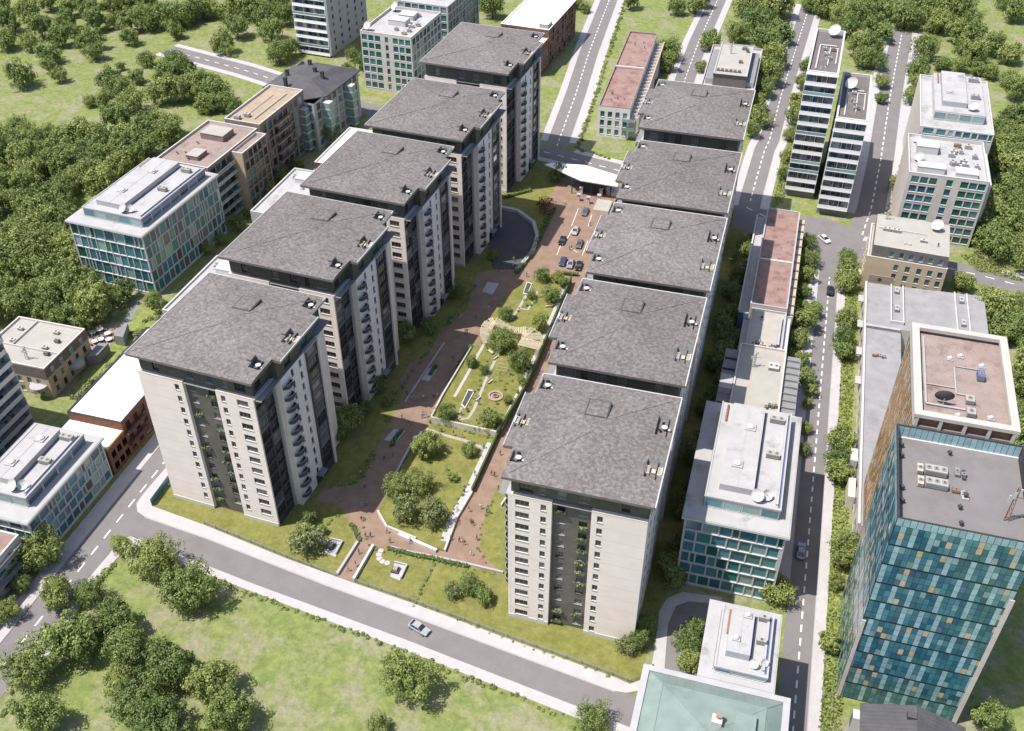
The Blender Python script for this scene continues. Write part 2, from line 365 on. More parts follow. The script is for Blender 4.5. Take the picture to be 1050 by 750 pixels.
# ================================================================== THE SETTING
def sheet(name, pts, z, m, kind='structure'):
    b = MB(); b.poly([(x, y, z) for x, y in pts], m); o = b.obj(name); o['kind'] = kind; return o
def fix(o):   # triangulate big concave sheets safely
    bm = bmesh.new(); bm.from_mesh(o.data); bmesh.ops.triangulate(bm, faces=bm.faces[:], ngon_method='BEAUTY'); 
    for f in bm.faces:
        if abs(f.normal.z) > .9 and f.normal.z < 0 and len(bm.faces) < 200: f.normal_flip()
    bm.to_mesh(o.data); bm.free(); return o
sheet('ground', [(-900, -150), (900, -150), (900, 1500), (-900, 1500)], 0, 'meadow')
def offs(pl, d):
    out = []
    for i, p in enumerate(pl):
        a = pl[max(0, i-1)]; c = pl[min(len(pl)-1, i+1)]; v = Vector((c[0]-a[0], c[1]-a[1])).normalized()
        out.append((p[0]-v.y*d, p[1]+v.x*d))
    return out
def plen(pl):
    L = [0]
    for a, b in zip(pl, pl[1:]): L.append(L[-1]+math.dist(a, b))
    return L
def at_len(pl, L, s):
    for i in range(len(pl)-1):
        if s <= L[i+1] or i == len(pl)-2:
            t = (s-L[i])/(L[i+1]-L[i]); return (pl[i][0]+(pl[i+1][0]-pl[i][0])*t, pl[i][1]+(pl[i+1][1]-pl[i][1])*t)
def sub(pl, s0, s1):
    L = plen(pl); s1 = min(s1, L[-1]); pts = [at_len(pl, L, s0)]
    for p, l in zip(pl, L):
        if s0 < l < s1: pts.append(p)
    return pts+[at_len(pl, L, s1)]
def band(name, pl, d0, d1, z, m, z0=None, kind='structure', side=None):
    a = offs(pl, d0); c = offs(pl, d1); b = MB()
    for i in range(len(pl)-1):
        b.poly([(*a[i+1], z), (*a[i], z), (*c[i], z), (*c[i+1], z)], m)
        if z0 is not None:
            b.poly([(*a[i], z0), (*a[i+1], z0), (*a[i+1], z), (*a[i], z)], side or m); b.poly([(*c[i+1], z0), (*c[i], z0), (*c[i], z), (*c[i+1], z)], side or m)
    if z0 is not None:
        b.poly([(*a[0], z0), (*a[0], z), (*c[0], z), (*c[0], z0)], m); b.poly([(*a[-1], z0), (*c[-1], z0), (*c[-1], z), (*a[-1], z)], m)
    o = b.obj(name)
    if kind: o['kind'] = kind
    return o
def dashes(pl, s0, s1, z, on=2.0, off=2.6, wd=.16, d=0.0):
    L = plen(pl); b = MB(); s = s0
    while s+on < min(s1, L[-1]):
        p = at_len(pl, L, s); q = at_len(pl, L, s+on); v = Vector((q[0]-p[0], q[1]-p[1])).normalized(); n = (-v.y, v.x)
        b.poly([(p[0]+n[0]*(d-wd), p[1]+n[1]*(d-wd), z), (q[0]+n[0]*(d-wd), q[1]+n[1]*(d-wd), z), (q[0]+n[0]*(d+wd), q[1]+n[1]*(d+wd), z), (p[0]+n[0]*(d+wd), p[1]+n[1]*(d+wd), z)], 'marking'); s += on+off
    o = b.obj('road_marking'); o['kind'] = 'structure'; return o
def road(pl, hw, z, walks=(), dash=None, m='asphalt', doff=0.0):
    band('road', pl, -hw, hw, z, m)
    for (side, s0, s1, wd) in walks:
        q = sub(pl, s0, s1)
        if side == 'L': band('pavement', q, hw, hw+wd, .13, 'pavement', 0.0); band('kerb', q, hw-.18, hw-.003, .137, 'kerb', 0.0)
        else: band('pavement', q, -hw-wd, -hw, .13, 'pavement', 0.0); band('kerb', q, -hw+.003, -hw+.18, .137, 'kerb', 0.0)
    if dash: dashes(pl, dash[0], dash[1], z+.006, *dash[2:], d=doff)
# right road, its far continuation, three roads to the back, the street behind the estate, left road
road([(19.45, 40), (19.45, 262.5)], 2.75, .020, [('L', 0, 70, 2.6), ('L', 98, 224, 2.4), ('R', 0, 216, 2.1)], (1, 222, 1.7, 1.5, .16), doff=-.3)
rb = G([(877, 262), (893, 215), (903, 165), (912, 103), (918, 70), (925, 33)])
road(rb, 4.3, .024, [('R', 30, 400, 4.0), ('L', 24, 400, 3.2)], (4, 400, 2.2, 2.0, .2))
r8 = G([(762, 236), (771, 200), (784, 154), (789, 144), (801, 98), (813, 60), (830, 6)])
road(r8, 3.5, .028, [('L', 14, 400, 2.4), ('R', 14, 400, 2.6)], (14, 400, 2.0, 1.8, .18))
r7 = G([(690, 120), (704, 77), (716, 44), (735, 2), (742, -16)])
road(r7, 3.9, .032, [('L', 0, 400, 2.4), ('R', 0, 400, 2.6)], (0, 400, 2.0, 1.8, .18))
r6 = G([(571, 150), (590, 98), (604, 54), (624, 2), (631, -16)])
road(r6, 3.9, .036, [('L', 3, 400, 2.4), ('R', 3, 400, 3.2)], (0, 400, 2.0, 1.8, .18))
st = G([(171, 51), (250, 72), (300, 88)]) + [(-150, 323), (-112, 315), (-76, 307.5), (-45, 300.5), (-10, 291), (6, 280.5), (28, 274.5), (62, 268.5), (125, 254)]
road(st, 4.2, .040, [('L', 0, 96, 2.4), ('R', 0, 84, 2.4), ('L', 186, 214, 2.4), ('R', 176, 214, 2.2), ('L', 287, 306, 2.6), ('L', 326, 420, 3.0), ('R', 336, 420, 3.0)], (0, 400, 2.4, 2.8, .18))
lr = [(-121.2, 40), (-121.2, 128), (-121.0, 205), (-123, 300)]
road(lr, 3.9, .044, [('L', 0, 240, 3.2), ('R', 92, 240, 2.6)], (1, 160, 2.4, 2.2, .16))
# front road with its corner pavements
fr_far = [(148, 530), (210, 551.5), (334, 600), (420, 631), (525, 670), (630, 709), (668, 717)]
fr_near = [(700, 768), (592, 725), (420, 658), (262, 600), (210, 580), (150, 556), (112, 570)]
fix(sheet('road', G([(125, 514), (141, 524)]+fr_far+fr_near), .048, 'asphalt'))
def slab(name, px, z, m, kind='structure'):
    b = MB(); b.prism(px, 0, z, m); o = b.obj(name); 
    if kind: o['kind'] = kind
    bm = bmesh.new(); bm.from_mesh(o.data); bmesh.ops.triangulate(bm, faces=[f for f in bm.faces if len(f.verts) > 4]); bmesh.ops.recalc_face_normals(bm, faces=bm.faces[:]); bm.to_mesh(o.data); bm.free(); return o
slab('pavement', G([(30, 682), (60, 640), (88, 597), (112, 569), (122, 555), (134, 550.5), (150, 556), (210, 579.5), (262, 600), (420, 658), (592, 725), (690, 764), (668, 766), (582, 733), (420, 669), (240, 600), (200, 585), (150, 564), (138, 561), (130, 564), (120, 573), (97, 601), (68, 645), (37, 692)]), .13, 'pavement')
far_in = [(661, 682), (659, 697), (646, 702), (630, 695), (525, 657), (420, 618), (362, 598), (293, 573), (210, 539), (156, 519.5), (178, 489), (188, 475)]
slab('pavement', G([(178, 471), (147, 507), (140, 517), (141, 525), (148, 530), (210, 551.5), (334, 600), (420, 631), (525, 670), (630, 709), (642, 711), (654, 709), (666, 700), (671, 682)]+far_in), .13, 'pavement')
# kerb line on the far side of the front road
kb = G([(148, 531), (210, 552.5), (334, 601), (420, 632), (525, 671), (630, 710)])
band('kerb', kb, 0, .35, .06, 'kerb', .05)
# compound lawn and plaza paving
lawn = G([(156, 519.5), (210, 539), (293, 573), (362, 598), (420, 618), (525, 657), (630, 695), (646, 702), (659, 697), (661, 682)]) + [(-7.6, 124.7), (-6.6, 134), (-4, 140), (-4, 268), (-10, 283), (-46, 292.5), (-76, 300), (-114, 307), (-116, 200), (-116.2, 134)]
fix(sheet('lawn', lawn, .012, 'lawn'))
pl1 = G([(345, 592), (363, 596.5), (384, 560), (420, 567), (444, 571), (516, 588), (500, 575), (492, 560), (497, 530), (510, 500)]) + [(-40, 156), (-36.5, 158), (-36.5, 240), (-37, 291), (-66, 297.5), (-68.1, 276.4), (-64.6, 262), (-64.3, 252), (-66.3, 238), (-71, 234), (-76, 231), (-76, 222), (-73.6, 214), (-77.1, 200), (-77.4, 190), (-80.5, 187), (-80.5, 180), (-78.4, 178), (-77.4, 172), (-77.1, 163), (-77.0, 158), (-76.6, 153), (-76.2, 148.5), (-76.6, 145), (-78.2, 142.6), (-83.2, 140.9), (-83.4, 136.4), (-78.6, 136.9), (-76.4, 135.6), (-74.1, 133), (-72.2, 130.5), (-70.6, 127.6)]
fix(sheet('plaza', pl1, .030, 'plaza'))
fix(sheet('ramp', G([(508, 212), (530, 219), (546, 231), (550, 245), (545, 260), (530, 277), (505, 276), (498, 240)]), .05, 'asphalt_dark'))
# drive behind the front right tower
fix(sheet('road', G([(680, 700), (683, 640), (690, 623), (703, 617), (735, 620), (735, 700), (700, 720)]), .052, 'asphalt'))
slab('pavement', G([(666, 697), (672, 660), (676, 627), (684, 614), (700, 607.5), (740, 613), (740, 620), (706, 617), (693, 622), (685, 640), (681, 690)]), .13, 'pavement')
fix(sheet('road', [(16.7, 256), (22.2, 256), (22.4, 262), (28, 264), (28.4, 272), (28.2, 280), (24.6, 286), (17, 289), (8, 288), (6, 276), (9.4, 273), (14.5, 266)], .056, 'asphalt'))
slab('pavement', [(22.2, 257), (22.2, 262.3), (23.2, 263.6), (27.4, 263.9), (28.2, 262), (28.2, 257), (27.2, 257), (27.2, 262), (24.2, 262), (24.2, 257)], .13, 'pavement')
# worn earth between the dark wood and the estate, planting strips
fix(sheet('path', G([(88, 350), (100, 333), (132, 330), (122, 345), (105, 362), (94, 372)]), .016, 'soil'))
fix(sheet('path', G([(126, 345), (140, 318), (146, 306), (140, 306), (128, 325), (118, 345)]), .02, 'mid_grey'))
for pts in ([(24.0, 128), (27.6, 128), (27.8, 250), (24.0, 250)], [(9.2, 200), (14.0, 200), (14.0, 264), (9.2, 264)]):
    sheet('ground_cover', pts, .014, 'ground_cover')
fix(sheet('ground_cover', G([(74, 405), (132, 357), (170, 318), (160, 308), (128, 335), (110, 365), (66, 408)]), .018, 'ground_cover'))
for pts in (G([(438, 371-276), (395, 100), (372, 93), (372, 88), (400, 92)]),): sheet('ground_cover', pts, .02, 'ground_cover')
# parking bay lines
b = MB()
for p, q in (((586, 232), (593, 214)), ((577, 253), (587, 235)), ((584, 254), (592, 259)), ((597, 262), (603, 247)), ((571, 262), (577, 246)), ((607, 220), (603, 232))):
    a = un(*p); c = un(*q); v = Vector((c[0]-a[0], c[1]-a[1])).normalized()*.09; b.poly([(a[0]-v.y, a[1]+v.x, .04), (a[0]+v.y, a[1]-v.x, .04), (c[0]+v.y, c[1]-v.x, .04), (c[0]-v.y, c[1]+v.x, .04)], 'marking')
b.obj('road_marking')['kind'] = 'structure'

# ================================================================== APARTMENT TOWERS
FL = 3.0
def tower(cx, cy, W, D, rot, sx, ze, label, seed, front_detail=True, outer_walls=True):
    rng.seed(seed)
    B = Bld('apartment_tower', label, 'apartment tower', cx, cy, rot, sx, 'twin rows of grey-roofed apartment towers')
    w = W-2.0; x0 = -w/2; x1 = w/2+1.8; y0 = -D/2+.9; y1 = D/2-.9; zt = ze-5.0; nf = 11
    z1s = [zt-2.2-FL*k for k in range(nf)]
    xa = x0+.395*w; xb = xa+.285*w; nx = 1.8; E0 = x1-nx       # inner (courtyard) side is +x; front/back courtyard corners are set back by nx
    ya = y0+.24*D; yb = y1-.20*D
    ea = max(x1-.6, E0)
    W_ = B.w
    # front: two proud pale slabs either side of an olive strip
    rows = [(z, 1.5) for z in z1s]
    B.grid('S', y0, x0, xa, 0, zt, [(xa-1.5, 1.0)], rows, 'beige_wall', ['resi', 'resi', 'resig'])
    B.grid('S', y0, xb, E0, 0, zt, [(xb+1.5, 1.0), (E0-2.5, 2.5)], rows, 'beige_wall', ['resi', 'resi', 'resig'])
    for a, c in ((x0, xa), (xb, E0)):
        W_.box(a+.003, c-.003, y0+.003, y0+.8, zt-.02, zt+.25, 'stone', bottom=False)
        W_.box(a, c, y0-.12, y0+.003, 0.02, .9, 'white')
    for u in (xa, xb): W_.poly([(u, y0, 0), (u, y0+.8, 0), (u, y0+.8, zt), (u, y0, zt)], 'beige_wall')
    srows = [(z, 1.5) for z in z1s]
    B.grid('S', y0+.8, xa, xb, 0, zt, [(xa+1.5, 1.5), (xb-1.5, 1.5)], srows, 'strip_wall', ['grey', 'dark'])
    # attic storey
    B.grid('S', y0+.8, x0+.3, E0-.3, zt, ze, [(x0+4, 1.4), (xa+1.5, 1.6), (xb-1.5, 1.6), (xb+1.9, 1.1), (E0-3, 2.4)], [(zt+1.0, 2.2)], 'olive', ['grey', 'grey', 'dark'])
    # window boxes with greenery
    if front_detail:
        for k, z in enumerate(z1s):
            for u in (xa+1.5, xb-1.5):
                if rng.random() < .5:
                    q = MB(); q.box(-.95, .95, -.55, -.005, -.35, .05, 'olive')
                    o = B.part(q, 'planter', (u, y0+.8, z))
                    p = MB()
                    for _ in range(26):
                        c = Vector((rng.uniform(-1, 1), rng.uniform(-.7, -.05), rng.uniform(-.1, .45))); r = rng.uniform(.12, .28); n1 = Vector((rng.uniform(-1, 1), rng.uniform(-1, 1), rng.uniform(0, 1))).normalized(); n2 = n1.orthogonal().normalized(); n3 = n1.cross(n2)
                        p.poly([c+n2*r, c+n3*r, c-n2*r, c-n3*r], 'leaf_dark')
                    p.obj('greenery', o)
    # courtyard side
    B.grid('E', E0, y0, ya, 0, zt, [(y0+(ya-y0)*.28, (ya-y0)*.42), (y0+(ya-y0)*.74, (ya-y0)*.36)], [(z-.5, 2.3) for z in z1s], 'charcoal', ['dark', 'dark', 'grey'])
    W_.box(E0-.4, E0+.05, y0-.02, y0+.35, 0, zt+.2, 'beige_wall'); W_.box(E0, E0+.5, ya-.5, ya-.003, 0, zt+.2, 'light_grey')
    W_.box(E0-.3, E0+.4, y0, ya-.5, zt+.0, zt+.3, 'light_grey')
    ym = ya+3.2; yc = ya+(yb-ya)*.62
    B.grid('E', x1, ya, yc, 0, zt, [(ym+1.2, .9), (yc-1.6, .9)], [(z+(.5 if i % 2 else 0)*0, 1.6) for i, z in enumerate(z1s)], 'white_wall', ['dark', 'dark', 'resig'])
    B.grid('E', x1+.25, yc, yb, 0, zt, [((yc+yb)/2-.1, (yb-yc)*.62)], [(z-.5, 2.3) for z in z1s], 'charcoal', ['dark', 'grey'])
    W_.box(x1-.1, x1+.65, yb-.6, yb, 0, zt+.3, 'beige_wall'); W_.box(x1-.3, x1+.5, yc, yb-.6, zt, zt+.3, 'light_grey')
    W_.poly([(x1+.25, yc, 0), (x1-.3, yc, 0), (x1-.3, yc, zt), (x1+.25, yc, zt)], 'white_wall')
    for (y, pl) in ((ya, 1), (yb, -1)): W_.poly([(E0, y, 0), (x1, y, 0), (x1, y, zt), (E0, y, zt)], 'beige_wall')
    B.facade('E', E0, yb, y1, 0, zt, [], 'beige_wall')
    B.grid('E', E0-.5, y0+.8, ya, zt, ze, [(y0+3, 2.0)], [(zt+.8, 2.4)], 'olive', ['dark']); B.grid('E', x1-.5, ya, yb, zt, ze, [(ya+4, 2.4), (yb-4, 2.4)], [(zt+.8, 2.4)], 'olive', ['dark', 'tealdark']); B.facade('E', E0-.5, yb, y1-.5, zt, ze, [], 'olive')
    for y in (ya, yb): W_.poly([(E0-.5, y, zt), (x1-.5, y, zt), (x1-.5, y, ze), (E0-.5, y, ze)], 'olive')
    # balconies, one per floor
    for z in z1s:
        q = MB(); pts = []
        n = 9
        for k in range(n+1):
            a = math.pi*k/n; pts.append((1.25*math.sin(a)**.7 if 0 < k < n else 0, -1.45*math.cos(a)))
        pts2 = [(p[0]*.94, p[1]*.94) for p in pts]
        q.prism([(0, -1.5)]+pts[1:-1]+[(0, 1.5)], -.62, -.42, 'charcoal', 'mid_grey')
        for k in range(n):
            a, c = pts[k], pts[k+1]; q.poly([(a[0], a[1], -.42), (c[0], c[1], -.42), (c[0], c[1], .1), (a[0], a[1], .1)], 'charcoal'); q.bar((a[0], a[1], .58), (c[0], c[1], .58), .05, 'light_grey', 4); q.bar((a[0], a[1], .1), (a[0], a[1], .58), .025, 'mid_grey', 3); q.bar((a[0], a[1], .35), (c[0], c[1], .35), .025, 'mid_grey', 3)
        o = B.part(q, 'balcony', (x1, ya+1.75, z))
    # outer side and back
    if outer_walls: B.grid('W', x0, y0, y1, 0, zt, [(y0+5, 1.2), (y0+12, 1.2), (y1-9, 1.6), (y1-4, 1.2)], rows, 'beige_wall', ['resi', 'resig'])
    else: B.facade('W', x0, y0, y1, 0, zt, [], 'beige_wall')
    B.facade('W', x0+.3, y0+.8, y1-.8, zt, ze, [], 'olive')
    B.facade('N', y1, x0, E0, 0, zt, [], 'beige_wall'); B.facade('N', y1-.5, x0+.3, E0-.3, zt, ze, [], 'olive')
    W_.poly([(x0, y0, zt), (x1, y0, zt), (x1, y1, zt), (x0, y1, zt)], 'mid_grey')
    # entrance canopy
    q = MB(); q.box(0, 1.6, -1.3, 1.3, 2.9, 3.05, 'mid_grey'); q.box(0.002, .08, -1.4, 1.4, 0, 2.6, 'glass_dark')
    B.part(q, 'entrance', (x1, yc-1.2, 0))
    done = B.done()
    # ---- roof: low hip with sunk terraces
    RX0 = -W/2; RX1 = W/2+nx; RY0 = -D/2; RY1 = D/2; RE = W/2
    rya = ya-.3; ryb = yb+.3
    ter_in = [(RE, RY0+.13*D, RY0+.235*D), (RX1, RY0+.44*D, RY0+.58*D), (RE, RY1-.17*D, RY1-.055*D)]
    ter_out = [(RX0, RY0+.22*D, RY0+.38*D), (RX0, RY0+.60*D, RY0+.78*D)]
    holes = [(e-2.9, e-.35, a, c) for e, a, c in ter_in]+([(e+.35, e+3.2, a, c) for e, a, c in ter_out] if sx < 0 else [])
    xs = sorted({RX0, RX1, RE, *[h[0] for h in holes], *[h[1] for h in holes], *[RX0+1.4*k for k in range(1, int(W/1.4)+1) if RX0+1.4*k < RX1-.2]})
    ys = sorted({RY0, RY1, rya, ryb, *[h[2] for h in holes], *[h[3] for h in holes], *[RY0+1.4*k for k in range(1, int(D/1.4)+1) if RY0+1.4*k < RY1-.2]})
    def rz_(x, y):
        return ze + .125*min(x-RX0, RX1-x, y-RY0, RY1-y)
    q = MB(sx)
    def inside(x, y): return not (x > RE and not (rya < y < ryb))
    for i in range(len(xs)-1):
        for j in range(len(ys)-1):
            xm, yy = (xs[i]+xs[i+1])/2, (ys[j]+ys[j+1])/2
            if not inside(xm, yy) or any(h[0] < xm < h[1] and h[2] < yy < h[3] for h in holes): continue
            q.poly([(x, y, rz_(x, y)) for x, y in ((xs[i], ys[j]), (xs[i+1], ys[j]), (xs[i+1], ys[j+1]), (xs[i], ys[j+1]))], 'shingle')
    ol = [(RX0, RY0), (RE, RY0), (RE, rya), (RX1, rya), (RX1, ryb), (RE, ryb), (RE, RY1), (RX0, RY1)]
    n = len(ol)
    for k in range(n):
        a, c = ol[k], ol[(k+1) % n]
        za, zc = rz_(*a), rz_(*c)
        q.poly([(a[0], a[1], ze-.55), (c[0], c[1], ze-.55), (c[0], c[1], zc), (a[0], a[1], za)], 'attic_wall')
    q.prism(ol, ze-.56, ze-.54, 'attic_wall')
    roof = q.obj('roof', B.root)
    # pale metal edging on the far and outer eaves
    q = MB(sx)
    em = 'light_grey' if sx > 0 else 'white'; q.box(RX0-.1, RX0+.1, RY0, RY1+.1, ze-.3, ze+.12, em); q.box(RX0+.1, RE, RY1-.1, RY1+.1, ze-.3, ze+.12, em)
    q.box(RE-.12, RE+.1, ryb+.1, RY1-.12, ze-.3, ze+.14, 'light_grey'); q.box(RX1-.1, RX1+.1, rya, ryb, ze-.3, ze+.16, 'light_grey')
    q.obj('eaves_trim', roof)
    # ridge caps of the low hip
    q = MB(sx); mid = min(W, D)/2; zt_ = rz_(0, 0); rA = (0, RY0+W/2+.0); rB = (0, RY1-W/2-.0)
    for cx_, cy_, rr in ((RX0+1, RY0+1, rA), (RX0+1, RY1-1, rB), (RE-1, RY0+1, rA), (RE-1, RY1-1, rB)): q.bar((cx_, cy_, rz_(cx_, cy_)), (rr[0]+.9, rr[1], rz_(rr[0]+.9, rr[1])), .10, 'shingle', 4)
    q.obj('ridge_cap', roof)
    # hatch
    hx, hy = .03*W, .20*D; q = MB(sx); zc = rz_(hx, hy)
    q.box(hx-2.1, hx+2.1, hy-2.3, hy+2.3, zc-.5, zc+.38, 'charcoal'); q.box(hx-1.85, hx+1.85, hy-2.05, hy+2.05, zc-.4, zc+.44, 'shingle'); q.obj('hatch', roof)
    # sunk terraces
    for hi, (a, c, d, e) in enumerate(holes):
        q = MB(sx); inner = hi < 3; zf = ze-.6
        q.poly([(a, d, zf), (c, d, zf), (c, e, zf), (a, e, zf)], 'white')
        za = rz_(a, d) if inner else rz_(c, d)
        tall = 1.1 if inner else .05
        wx = a if inner else c
        q.poly([(wx, d, zf), (wx, e, zf), (wx, e, rz_(wx, e)+.02), (wx, d, rz_(wx, d)+.02)], 'mid_grey')
        for y in (d, e): q.poly([(a, y, zf), (c, y, zf), (c, y, rz_(c, y)), (a, y, rz_(a, y))], 'light_grey')
        ox = c if inner else a
        q.poly([(ox, d, zf), (ox, e, zf), (ox, e, ze+.02), (ox, d, ze+.02)], 'white')
        if inner and sx > 0:   # added dark box standing in for the shade on the recess wall
            q.box(a-.9, a-.0, (d+e)/2-.2, e, ze-.2, rz_(a, e)+.5, 'attic_wall')
        tr = q.obj('terrace', roof)
    # furniture on the terraces
    return B.root, holes, ze, sx
towers = []
def tow(n, *a, **k):
    r = tower(*a, **k); towers.append((n, r)); return r
L_ = [(-99.6, 142.3, 27.8, 29.6), (-99.0, 178.5, 28.0, 30.4), (-95.6, 213.1, 27.7, 31.2), (-92.9, 248.8, 28.2, 32.6), (-93.4, 294.0, 28.4, 34.2)]
R_ = [(-22.6, 132.4, 26.4, 28.7), (-22.6, 165.3, 26.6, 29.8), (-22.4, 198.6, 26.8, 31.0), (-22.6, 232.4, 26.8, 31.6), (-23.7, 272.2, 28.0, 32.6)]
LN = ['frontmost tower of the left row, nearest the road corner', 'second tower from the front in the left row', 'middle tower of the left row, behind two others', 'fourth tower in the left row, before the curved ramp', 'rearmost tower of the left row, by the street behind']
RN = ['frontmost tower of the right row, beside the glass office', 'second tower from the front in the right row', 'middle tower of the right row, beside the parking court', 'fourth tower in the right row, next to the entrance canopy', 'rearmost tower of the right row, before the cream-roofed block']
for k, (cx, cy, W, D) in enumerate(L_): tow(('left', k), cx, cy, W, D, -3.6, 1, 40.0, 'beige and olive '+LN[k], 11+k, front_detail=(k < 2), outer_walls=True)
for k, (cx, cy, W, D) in enumerate(R_): tow(('right', k), cx, cy, W, D, 0, -1, 38.3, 'beige and olive '+RN[k], 31+k, front_detail=(k < 1))
# ------------------------------------------------------------------ furniture sets on the roof terraces
def patio_proto(kind):
    root = empty('patio_set', 'x', 'patio set')
    q = MB()
    if kind == 0:
        q.cyl(0, 0, .7, .76, .55, 'white', 14); q.cyl(0, 0, 0, .7, .06, 'metal', 8); q.obj('table', root)
        for k in range(3):
            c = MB(); c.box(-.24, .24, -.24, .24, .4, .46, 'dark_trim' if k < 2 else 'white'); c.box(-.24, .24, .2, .25, .46, .9, 'dark_trim' if k < 2 else 'white')
            for a in (-.2, .2):
                for d in (-.2, .2): c.box(a-.02, a+.02, d-.02, d+.02, 0, .4, 'dark_trim')
            a = R(90+120*k); c.obj('chair', root, (.95*math.cos(a), .95*math.sin(a), 0), a-math.pi/2)
    else:
        q.box(-.5, .5, -.35, .35, .32, .38, 'timber')
        for a in (-.42, .42):
            for d in (-.28, .28): q.box(a-.03, a+.03, d-.03, d+.03, 0, .32, 'timber')
        q.obj('table', root)
        for (y, rz) in ((1.05, 0), (-1.05, math.pi)):
            c = MB(); c.box(-.9, .9, -.4, .4, .1, .42, 'white'); c.box(-.9, .9, .25, .45, .42, .8, 'white'); c.box(-.9, -.75, -.4, .25, .42, .62, 'white'); c.box(.75, .9, -.4, .25, .42, .62, 'white'); c.box(-.7, .7, -.36, .22, .42, .5, 'cloth_khaki')
            c.obj('sofa', root, (0, y, 0), rz)
    return root
protos = [patio_proto(0), patio_proto(1)]; used = [False, False]
HN = ['front courtyard-side terrace', 'middle courtyard-side terrace', 'back courtyard-side terrace', 'front outer terrace', 'back outer terrace']
for (row, k), (root, holes, ze, sx) in towers:
    for hi, (a, c, d, e) in enumerate(holes):
        pass
        kd = [0, 1, 0, 1, 0][hi]
        p = protos[kd] if not used[kd] else copy_tree(protos[kd]); used[kd] = True
        th = root.rotation_euler.z; x = (a+c)/2*sx; y = (d+e)/2
        p.location = (root.location.x+x*math.cos(th)-y*math.sin(th), root.location.y+x*math.sin(th)+y*math.cos(th), ze-.59); p.rotation_euler.z = th + (math.pi/2 if kd else .3)
        tag(p, ('white sofas and low table' if kd else 'round white table and chairs')+' on %s, %s row tower %s from the front' % (HN[hi], row, ['first', 'second', 'third', 'fourth', 'fifth'][k]), 'patio set', 'furniture on the tower roof terraces')

